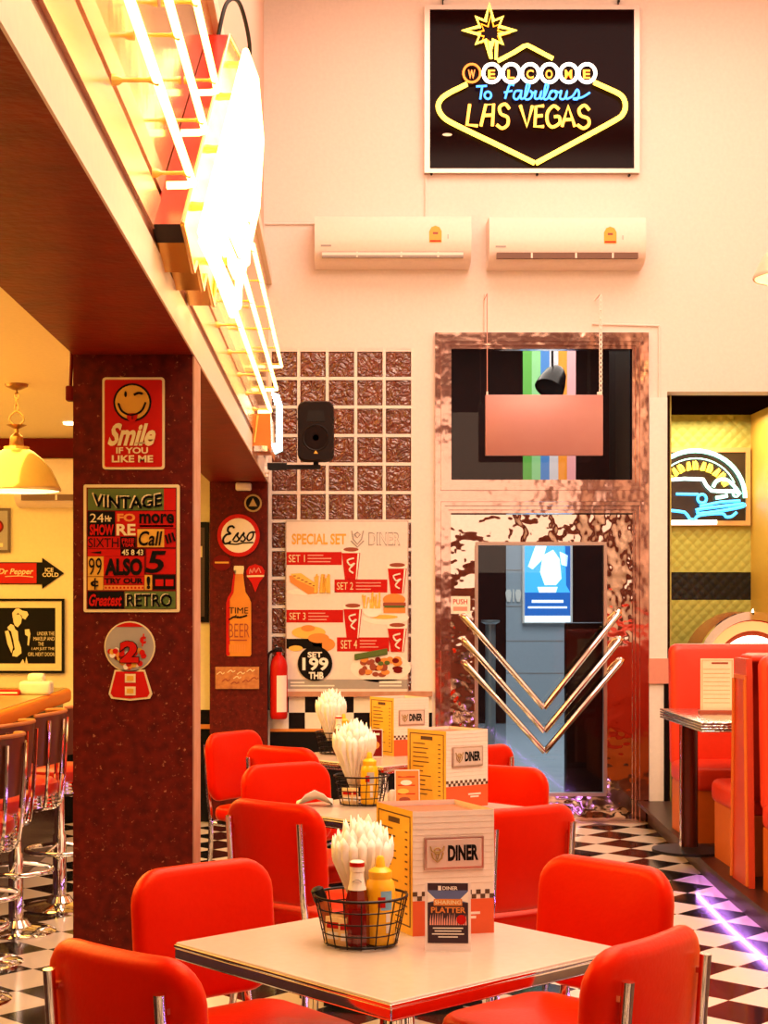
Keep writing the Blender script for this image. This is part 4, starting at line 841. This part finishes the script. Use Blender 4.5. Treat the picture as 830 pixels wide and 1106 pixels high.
# ---- fire extinguisher
t=thing('fire_extinguisher','red fire extinguisher on the wall left of the food poster','extinguisher',(P(301,0,158).x,YB-.085,P(0,777,158).z))
a=Acc(); a.lathe([(.05,0),(.058,.01),(.06,.03),(.06,.36),(.052,.40),(.03,.43),(.02,.44),(.02,.46)],SIGNRED,n=28); a.build('cylinder',t)
a=Acc(); a.rbox((0,0,.475),(.05,.04,.035),.006,BLKM,2); a.rbox((-.02,-.02,.505),(.02,.10,.012),.004,BLKM,2); a.rbox((-.02,-.02,.48),(.02,.09,.010),.004,BLKM,2); a.build('valve_handle',t)
a=Acc(); a.tube(smooth_path([(-.02,0,.47),(-.07,0,.44),(-.078,0,.30),(-.076,0,.12),(-.074,0,.06)],6),[.009]*19+[.009]*4+[.014,.016],BLKM,10); a.build('hose',t)
a=Acc(); vv=[]
for q in range(9):
    an=-PI/2-.2+q*1.3/8; vv+=[(.0607*math.cos(an),.0607*math.sin(an),.05),(.0607*math.cos(an),.0607*math.sin(an),.30)]
a.add(vv,[(2*q,2*q+2,2*q+3,2*q+1) for q in range(8)],PWHITE); a.build('label',t)
a=Acc(); a.span(-.03,.03,.055,.085,.05,.40,BLKM); a.build('bracket',t,smooth=False)
# ================================================================== fascia neon
TUBE=neon('tube_glow',(1,.66,.17),7); SUP=mat('glass_support',(.85,.55,.10),.15,coat=.5); XT=-.375
def ntube(label,y0,y1,z,bend):
    t=thing('neon_tube',label,'neon tube',(XT,(y0+y1)/2,z),0,'neon tubes along the fascia'); L=(y1-y0)/2
    a=Acc(); pts=[(0,-L,0),(0,L,0)]
    if bend in ('near','both'): pts=[(-.07,-L,0),(-.02,-L+.004,0),(0,-L+.02,0)]+pts[1:]
    if bend in ('far','both'): pts=pts[:-1]+[(0,L-.02,0),(-.02,L-.004,0),(-.07,L,0)]
    a.tube(pts,.0105,TUBE,10); a.build('glass_tube',t)
    n=max(2,int((y1-y0)/.55))
    for i in range(n):
        y=-L+.12+i*(2*L-.24)/(n-1); a=Acc(); a.lathe([(.011,-.004),(.013,.0),(.008,.012),(.005,.02),(.005,.072),(.011,.080),(.013,.094)],SUP,n=14,M=tr(0,y,0)@roty(-PI/2)); a.build('glass_support',t)
ntube('lowest long yellow neon tube on the fascia nearest the camera',.3,4.12,2.62,'far'); ntube('middle long yellow neon tube on the fascia nearest the camera',.3,4.5,2.87,'far'); ntube('top long yellow neon tube on the fascia nearest the camera',.3,4.95,3.13,'far')
ntube('lowest neon tube on the fascia beyond the glowing sign box',5.3,8.9,2.60,'both'); ntube('middle neon tube on the fascia beyond the glowing sign box',6.1,9.85,2.85,'both'); ntube('top neon tube on the fascia beyond the glowing sign box',7.0,10.7,3.12,'both')
# glowing sign box with slanted ends and stepped lower edge
BOXR=mat('box_red',(.30,.004,.001),.3,0,spec=.15); BOXG=mat('box_gold',(.75,.42,.06),.2,.7); GLOW=neon('sign_glow',(1,.76,.30),6)
t=thing('neon_box_sign','red and gold box sign on the fascia with blinding white neon face','neon sign',(-.4715,4.0,2.49))
out=[(0,0),(1.75,1.11),(2.6,1.30),(3.3,1.16),(2.8,.71)]
steps=[(1.02,.0),(1.0,-.01)]
low=[(2.30,.56),(2.14,.40),(1.92,.43),(1.76,.26),(1.54,.29),(1.38,.12),(1.16,.15),(1.0,-.02),(.72,.02),(.60,-.05),(.40,-.01),(.30,-.06),(.12,-.02)]
ol=out+low; n=len(ol); a=Acc(); D_=.075
vv=[(0,y,z) for y,z in ol]+[(D_,y,z) for y,z in ol]
a.add(vv,[[n+i for i in range(n)]],BOXG); a.add(vv,[list(range(n))[::-1]]+[(i,(i+1)%n,n+(i+1)%n,n+i) for i in range(2)],BOXR)
for i in range(2,n): a.add(vv,[(i,(i+1)%n,n+(i+1)%n,n+i)],(BOXG,BLKM)[i%2] if i>=4 else BOXG)
a.build('box',t,smooth=False)
a=Acc()
for i in range(n-1): 
    if i in (2,3): continue
    a.tube([(D_+.004,ol[i][0],ol[i][1]),(D_+.004,ol[i+1][0],ol[i+1][1])],.006,BOXG,6)
a.tube([(D_+.004,0,0),(D_+.004,*ol[-1])],.006,BOXG,6); a.build('edge_trim',t)
a=Acc(); X_=D_+.055
dv=Vector((1.9,.80)); 
for i in range(10):
    f=i/9; s0=Vector((.10,-.02))+(Vector((1.85,1.02))-Vector((.10,-.02)))*f; L_=(1.0+.08*math.sin(i*2.1)); e0=s0+Vector((1.04+.27*math.sin(PI*f),.05+.06*math.sin(PI*f)))*(.94+.06*L_)
    a.tube([(X_,s0.x,s0.y),(X_,e0.x,e0.y)],.021,GLOW,8)
    if i%2: a.tube([(X_,e0.x,e0.y)]+[(X_,e0.x+.05*math.sin(q*PI/6),e0.y-.055+.055*math.cos(q*PI/6)) for q in range(7)],.012,GLOW,8)
for i in range(7):
    c0=Vector((.38,.08))+Vector((.24,.15))*i*.9
    a.tube([(X_+.004,c0.x+.11*math.cos(q*PI/8),c0.y+.09*math.sin(q*PI/8)) for q in range(16)],.011,GLOW,8,closed=True)
e_=[(X_,*Vector(q)) for q in ((.0,-.02),(1.9,1.10),(2.62,1.24),(3.1,1.12),(2.72,.72),(1.15,-.02))]
a.tube(e_,.014,GLOW,8,closed=True); a.build('neon_face',t)
for (y,z) in ((.30,.12),(.8,.42),(1.3,.74),(1.75,1.0),(.9,.1),(1.6,.45),(2.3,.75)):
    a=Acc(); a.lathe([(.014,0),(.012,.02),(.012,.05),(.018,.056)],SUP,n=12,M=tr(D_,y,z)@roty(PI/2)); a.build('glass_support',t)
a=Acc(); a.tube(smooth_path([(.03,1.80,1.10),(.06,1.85,1.26),(.10,2.0,1.32),(.13,2.15,1.22),(.12,2.2,1.1)],6),.008,BLKM,8); a.build('cable',t)
# small box sign at the far end of the fascia
t=thing('end_box_sign','orange box sign with pale cyan tubes at the far end of the fascia','neon sign',(BX1+.006,8.75,2.39))
OB=mat('end_box_orange',(.68,.20,.025),.35); a=Acc(); a.poly([(0,0),(.085,0),(.10,-.035),(.105,.0),(.10,.18),(0,.18)],0,.55,OB); a.build('box',t,smooth=False)
CY=neon('neon_cyan',(.45,1,.92),4); a=Acc()
for y in (.06,.2,.34,.48): a.tube([(.105,y,.01),(.14,y,.02),(.14,y,.29),(.105,y,.30)],.011,CY,8)
a.build('cyan_tubes',t); a=Acc(); a.tube([(.03,-.004,.17),(.01,-.008,.02)],.006,SUP,8); a.span(.01,.085,-.02,0,-.03,0,CHROME); a.build('bracket',t)
# ================================================================== booths
PL=.15; XB=2.02
def booth(label,y,dirn,grp,panel=True):
    """bench whose back is at y; dirn=-1 faces the camera, +1 faces away"""
    t=thing('booth_bench',label,'bench',(XB,y,PL),0,grp); L=1.34
    a=Acc(); y0,y1=sorted((dirn*.05,dirn*.66)); a.span(.02,L,y0,y1,0,.30,BOOTHOR); a.build('base',t,smooth=False)
    a=Acc(); M=tr(L/2,dirn*.38,.36)@rotx(PI/2); a.cushion(L,.62,.13,.05,.04,.012,BOOTHRED,M); a.build('seat_cushion',t,angle=60)
    a=Acc(); M=tr(L/2,dirn*.075,.745)@rotx(dirn*math.radians(4)); a.cushion(L,.75,.12,.05,.04,.012,BOOTHRED,M); a.build('back_cushion',t,angle=60)
    return t
BG='red booth benches on the platform'
booth('pink-lit red booth bench facing us behind the booth table, nearest the alcove',9.62,-1,BG)
booth('red booth bench turned away from us, its low seat beside the table leg',7.83,1,BG)
booth('red booth bench at the right picture edge, facing us before the tapered panel',7.575,-1,BG)
def endpanel(label,y):
    t=thing('booth_end_panel',label,'panel',(XB-.012,y,PL))
    a=Acc(); pts=[(-.16,0),(.16,0),(.115,1.02),(.105,1.10),(-.105,1.10),(-.115,1.02)]; vv=[(0,y_,z) for y_,z in pts]+[(-.03,y_,z) for y_,z in pts]; n=6
    a.add(vv,[list(range(n)),[n+i for i in range(n)][::-1]]+[(i,(i+1)%n,n+(i+1)%n,n+i) for i in range(n)],mat('end_panel_red',(.55,.045,.012),.35)); a.build('panel',t,smooth=False)
    a=Acc(); a.rbox((.66,.01,1.10),(1.33,.19,.035),.012,BOOTHRED,3); a.build('top_cap',t)
    a=Acc(); a.tube([(-.034,-.15,.01),(-.034,-.105,1.0)],.010,BOOTHOR,8); a.tube([(-.034,.15,.01),(-.034,.105,1.0)],.010,BOOTHOR,8); a.span(-.036,-.02,-.11,.11,1.0,1.02,BOOTHOR); a.build('piping',t)
endpanel('tapered red end panel between two booths at the right',7.71)
t=thing('booth_table','red booth table with ribbed chrome edge on a dark post','table',(1.88,8.05,PL))
a=Acc(); a.rbox((.65,.52,.735),(1.3,1.0,.03),.01,BOOTHRED,2); a.build('tabletop',t)
RIB=mat('ribbed_chrome',(.80,.80,.76),.15,1,bump=(30,.4)); a=Acc()
for z in (.712,.726,.740,.754): a.rbox((.65,.52,z),(1.33,1.03,.010),.004,RIB,2)
a.build('edge_band',t)
a=Acc(); a.lathe([(.05,0),(.05,.70)],mat('table_post_dark',(.10,.02,.012),.2,.5),(.06,.62,0),20); a.tube([(.008,.58,.02),(.008,.58,.70)],.008,CHROME,8); a.build('post',t); a=Acc(); a.lathe([(.2,0),(.2,.015),(.06,.03)],BLKM,(.06,.62,0),24); a.build('base',t)
t=thing('menu_holder','cream menu card standing in a dark base on the booth table','menu',(P(775,0,196).x,F/196,PL+.752),-.05)
a=Acc(); a.span(-.09,.09,0,.006,.02,.31,mat('menu_cream',(.86,.66,.44),.5)); a.build('card',t,smooth=False); a=Acc(); a.rbox((0,.0,.013),(.20,.06,.026),.004,FOOD2,2); a.build('base',t)
a=Acc(); a.span(-.03,.06,-.0012,0,.28,.29,FOOD2)
for i in range(9): a.span(-.075,.07,-.001,0,.25-i*.023,.252-i*.023,FOOD1)
for r in ((-.083,-.08,.03,.302),(.08,.083,.03,.302),(-.083,.083,.30,.302)): a.span(r[0],r[1],-.001,0,r[2],r[3],FOOD1)
a.build('print',t,smooth=False)
# ---- jukebox
t=thing('jukebox','arched chrome jukebox with glowing white window behind the booths','jukebox',(P(803,0,138).x,12.05,PL))
def arch(w_,h,n=22): return [(w_,0)]+[(w_*math.cos(PI*k/n),h-w_+w_*1.05*math.sin(PI*k/n)) for k in range(n+1)]+[(-w_,0)]
a=Acc(); a.poly(arch(.43,1.27),0,.5,mat('jukebox_wood',(.30,.05,.015),.25)); a.build('cabinet',t,angle=30)
def band(acc,w0,w1,h,y,d,mm):
    o=arch(w0,h); i_=arch(w1,h-(w0-w1)); m_=len(o); vv=[(x,y,z) for x,z in o]+[(x,y,z) for x,z in i_]+[(x,y+d,z) for x,z in o]+[(x,y+d,z) for x,z in i_]
    for q in range(m_-1): acc.add(vv,[(q,q+1,m_+q+1,m_+q),(q,2*m_+q,2*m_+q+1,q+1),(m_+q,m_+q+1,3*m_+q+1,3*m_+q)],mm)
a=Acc(); band(a,.435,.375,1.275,-.05,.06,CHROME); a.build('chrome_arch',t,angle=50)
a=Acc(); band(a,.37,.30,1.205,-.03,.04,neon('jukebox_orange_tube',(1,.35,.12),1.3)); a.build('lit_arch',t,angle=50)
a=Acc(); a.poly(arch(.27,1.10)[1:-1]+[(-.27,.62),(.27,.62)],-.02,.02,neon('jukebox_window',(1,.97,.88),2.2)); a.build('window',t,smooth=False)
a=Acc(); a.span(-.28,.28,-.03,0,.08,.56,CHROME); 
for x in (-.2,-.1,0,.1,.2): a.span(x-.02,x+.02,-.035,-.03,.1,.54,BOOTHRED)
a.build('grille',t,smooth=False); a=Acc(); a.lathe([(.02,0),(.03,.02),(.0,.05)],CHROME,n=14,M=tr(0,-.03,1.27)); a.build('finial',t)
# ---- framed neon car sign
k=px(700,400,5.53); AS=SA
S=Sign('neon_car_sign','framed neon sign with a blue car under a green arch on the alcove wall','neon sign',*k(275,700),AS,.05,Y=YA)
OF=mat('sign_frame_orange',(.70,.34,.12),.4)
for r in ((-55,465,605,492),(-55,900,605,928),(-55,492,-28,900),(578,492,605,900)): S.rect('frame',*k(r[0],r[1]),*k(r[2],r[3]),0,OF)
S.rect('backboard',*k(-50,470),*k(600,925),-16,mat('car_sign_board',(.03,.015,.012),.15)); 
CG=neon('neon_mint',(.45,1,.80),2.2); CB=neon('neon_sky',(.06,.48,.95),2.2); CW_=neon('neon_ice',(.75,1,.95),2.4); CYL=neon('neon_amber',(1,.62,.06),2.2)
def N2(p,pts,w,mm,sm=0,cl=False): S.stroke(p,[k(*q) for q in pts],w,-2,mm,sm,cl,8,.02)
N2('arch_tube',[(275+295*math.cos(PI*q/24),765-280*math.sin(PI*q/24)) for q in range(25)],2.3,CG); N2('arch_tube',[(275+250*math.cos(PI*q/24),765-235*math.sin(PI*q/24)) for q in range(3,22)],.7,CG)
for i in range(11):
    a_=PI*(.16+.68*i/10); c_=(275+205*math.cos(a_),770-195*math.sin(a_)); u=Vector((math.cos(a_),-math.sin(a_))); v=Vector((u.y,-u.x))
    pp=[Vector(c_)+u*(-24)+v*8,Vector(c_)+u*26+v*(10 if i%2 else -4),Vector(c_)+u*10-v*8,Vector(c_)-u*22-v*9]
    N2('arched_letters',[tuple(q) for q in pp],1.5,CYL,3)
N2('car_tubes',((-20,735),(40,720),(110,658),(300,654),(325,665),(370,722),(490,724),(530,735)),1.9,CW_,2); N2('car_tubes',((380,700),(400,665),(450,655),(500,690),(540,745)),2.0,CG,3); N2('car_tubes',((160,742),(290,744)),1.5,CB); N2('car_tubes',arc(313,770,26,26,0,345,16),1.5,CB,0,True)
N2('car_tubes',((560,800),(300,832),(288,845),(300,858),(440,840),(560,815),(560,800)),1.7,CB,3); N2('car_tubes',((300,815),(420,790),(540,782)),1.5,CB); N2('car_tubes',((270,895),(300,868),(430,858),(455,878),(490,875),(520,850)),1.6,CB,3); N2('car_tubes',((-20,800),(115,838),(210,850),(240,890),(270,895)),1.6,CB,2); N2('car_tubes',((395,765),(430,760),(465,752)),2.0,CG); N2('car_tubes',((-20,912),(300,912),(400,910)),2.6,neon('neon_white_soft',(1,.95,.88),2.2))
N2('car_tubes',arc(515,740,18,18,0,345,12),1.2,CG,0,True); N2('car_tubes',arc(45,860,40,40,0,345,16),1.5,CB,0,True)
S.done()
# ================================================================== bar counter and stools
XR=-1.72; a=Acc()
t=thing('bar_counter','long bar counter with glowing orange top edge in the left room','counter',(XR,6.6,0))
a.span(-.62,-.02,-5.2,3.4,0,.90,mat('counter_front',(.05,.015,.01),.25)); a.build('front',t,smooth=False)
a=Acc(); a.span(-.70,.0,-5.25,3.45,.965,.975,diamond_plate('counter_top_metal',(.62,.50,.20),.7,.3,22)); a.span(-.70,-.005,-5.25,3.45,.89,.965,BLKM); a.build('worktop',t,smooth=False)
a=Acc(); a.rbox((.002,-.9,.928),(.05,8.7,.085),.024,mat('counter_edge_orange',(.90,.22,.012),.45,spec=.12),3); a.build('edge',t)
SEATR=mat('stool_red',(.42,.010,.004),.3); BACKM=mat('stool_back_brown',(.10,.022,.010),.3); EDGEO=mat('stool_back_edge',(.45,.14,.03),.4)
def make_stool(label,loc,rz):
    t=thing('bar_stool',label,'stool',loc,rz,'chrome bar stools along the counter')
    a=Acc(); a.lathe([(.185,0),(.185,.006),(.16,.018),(.07,.032),(.05,.06)],CHROME,n=32); a.build('base',t)
    a=Acc(); a.lathe([(.034,.03),(.034,.36),(.026,.37),(.026,.58),(.06,.585)],CHROME,n=20); a.build('pole',t)
    a=Acc(); a.tube([(.165*math.cos(2*PI*q/32),.165*math.sin(2*PI*q/32),.29) for q in range(32)],.012,CHROME,10,closed=True)
    for q in range(3): an=q*2*PI/3+.5; a.tube([(.03*math.cos(an),.03*math.sin(an),.32),(.16*math.cos(an),.16*math.sin(an),.292)],.009,CHROME,8)
    a.build('footrest_ring',t)
    a=Acc(); pr=[(.05,.585),(.185,.585)]
    for q in range(4): pr+=[(.195,.59+q*.016),(.195,.598+q*.016),(.187,.602+q*.016)]
    pr+=[(.185,.652),(.05,.652)]; a.lathe(pr,CHROME,n=36); a.build('seat_rim',t,angle=30)
    a=Acc(); a.lathe([(.187,.648),(.195,.665),(.190,.695),(.165,.712),(.08,.718),(0,.718)],SEATR,n=36); a.build('seat',t)
    a=Acc(); vv=[]; n=18
    for q in range(n+1):
        an=-1.05+2.1*q/n
        for (r,z) in ((.205,.79),(.215,.79),(.232,1.02),(.222,1.02)): vv.append((r*math.cos(an),r*math.sin(an),z-.02*abs(an)**2*.5))
    ff=[[0,1,2,3][::-1],[n*4+i for i in range(4)]]
    for q in range(n):
        for i in range(4): ff.append((q*4+i,(q+1)*4+i,(q+1)*4+(i+1)%4,q*4+(i+1)%4))
    a.add(vv,ff,BACKM); a.tube([(.228*math.cos(-1.05+2.1*q/n),.228*math.sin(-1.05+2.1*q/n),1.022-.01*(-1.05+2.1*q/n)**2) for q in range(n+1)],.009,EDGEO,8); a.build('backrest',t)
    for an in (-.75,-.3,.3,.75):
        c_,s_=math.cos(an),math.sin(an); a=Acc(); a.tube(smooth_path([(.238*c_,.238*s_,.99),(.23*c_,.23*s_,.82),(.215*c_,.215*s_,.64),(.19*c_,.19*s_,.585),(.08*c_,.08*s_,.572)],5),.0085,CHROME,8); a.build('back_rod',t)
    return t
s0=make_stool('chrome bar stool with red seat, standing close by the near column',(-1.385,7.86,0),-.25)
dup(s0,(-1.483,7.27,0),.05,'chrome bar stool with red seat, second from the near column'); dup(s0,(-1.51,6.64,0),-.1,'chrome bar stool with curved brown back, third from the near column'); dup(s0,(-1.43,6.02,0),-.3,'chrome bar stool cut by the left edge of the picture, nearest the camera')
# things on the counter
a=Acc(); a.rbox((0,0,.04),(.19,.12,.08),.02,PWHITE,3); a.rbox((0,0,.10),(.10,.08,.05),.02,NAP,3); o=tag(a.build('napkin_dispenser'),'white napkin box standing on the bar counter below the framed woman','dispenser'); o.location=(P(43,0,182).x-.02,F/182,.975)
a=Acc(); a.rbox((0,0,.015),(.16,.11,.03),.006,SIGNRED,2); a.span(-.07,.07,-.056,-.055,.01,.02,PAPER); o=tag(a.build('condiment_tray'),'low red tray on the bar counter at the left picture edge','tray'); o.location=(P(8,0,183).x,F/183,.975)
a=Acc(); a.rbox((0,0,0),(.028,.04,.05),.006,DARKRED,2); a.tube([(.0,0,.02),(.004,0,.11),(.004,0,.18)],.006,DARKRED,8); o=tag(a.build('switch_box'),'tiny dark red box with conduit at the top left of the near column','box'); o.location=(BX0-.014,YN+.03,EYE+(648-424)/328)
# ================================================================== corridor things seen through the door
S=Sign('lightbox_poster','bright blue lit poster in the corridor seen through the door glass','poster',591,630,87.0,.06,Y=YC)
S.rect('frame',564,587,618,673,0,PWHITE); S.rect('lit_panel',566.5,590,615.5,665,1,neon('lightbox_blue',(.05,.38,.85),1.0),.001)
LW=neon('lightbox_white',(.75,.92,1),1.3); LD=neon('lightbox_deep',(.01,.10,.38),.9)
for pts,mm in ((((566.5,640),(615.5,640),(615.5,665),(566.5,665)),LD),(((578,590),(590,590),(586,604),(575,615),(570,612)),LW),(((586,600),(597,594),(604,604),(606,625),(600,632),(588,632),(583,618)),LW),(((604,596),(613,600),(612,612),(606,610)),LW),(((580,634),(602,634),(600,640),(582,640)),LW),(((610,590),(615.5,590),(615.5,640),(611,632)),LD)): S.poly('picture',pts,2,mm)
S.rect('lettering',574,648,608,651,3,LW,.001); S.rect('lettering',570,655,612,657,3,LW,.001); S.rect('white_base',566.5,665,615.5,672,2,LW,.001); S.done()
S=Sign('restroom_sign','small white restroom pictogram sign on the grey corridor wall','sign',554.5,642,87.0,.02,Y=YC)
for i,x in enumerate((549.5,560)): S.poly('figures',[(x-3.2,640),(x-1.6,636.8),(x+1.6,636.8),(x+3.2,640),(x+2.6,646),(x+1.4,650),(x-1.4,650),(x-2.6,646)],0,PAPER,.02)
S.rect('divider',554,636.5,555.5,650,0,PAPER,.02); S.done()
S=Sign('striped_banner','colourful striped banner hanging in the corridor behind the transom','banner',593,440,100.0,.02)
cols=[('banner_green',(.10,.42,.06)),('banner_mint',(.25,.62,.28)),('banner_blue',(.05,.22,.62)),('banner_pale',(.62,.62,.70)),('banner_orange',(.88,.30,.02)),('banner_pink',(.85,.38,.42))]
for i,(nm,c_) in enumerate(cols): S.rect('stripes',565+i*9.5,335,565+(i+1)*9.5,530,0,neon(nm,c_,.2))  # faint glow added to the stripes; the banner is no lamp
S.rect('rail',560,330,626,336,-2,BLKM); S.done()
t=thing('spotlight','black spotlight hanging in front of the striped banner','lamp',P(597,412,108))
a=Acc(); M=rotx(-.5)@roty(.4); a.lathe([(0,.17),(.07,.16),(.11,.10),(.14,-.02),(.15,-.10),(.11,-.12),(0,-.11)],BLACK,n=24,M=M); a.build('lamp_head',t); a=Acc(); a.tube([(0,0,.15),(0,0,1.9)],.012,BLKM,8); a.build('rod',t)
a=Acc(); a.rbox((0,0,.68),(.34,.12,1.36),.02,CDK,2); o=tag(a.build('wooden_board'),'tall dark brown board standing outside the glass door','board'); o.location=(P(634,0,138).x,F/138,0)
a=Acc(); a.lathe([(.16,0),(.16,.02),(.05,.04),(.05,1.3),(.09,1.32),(.09,1.34)],mat('bollard_grey',(.35,.37,.36),.3,.5),n=20); o=tag(a.build('barrier_post'),'grey post standing in the corridor at the left of the door glass','post'); o.location=(P(530,0,112).x,F/112,0)
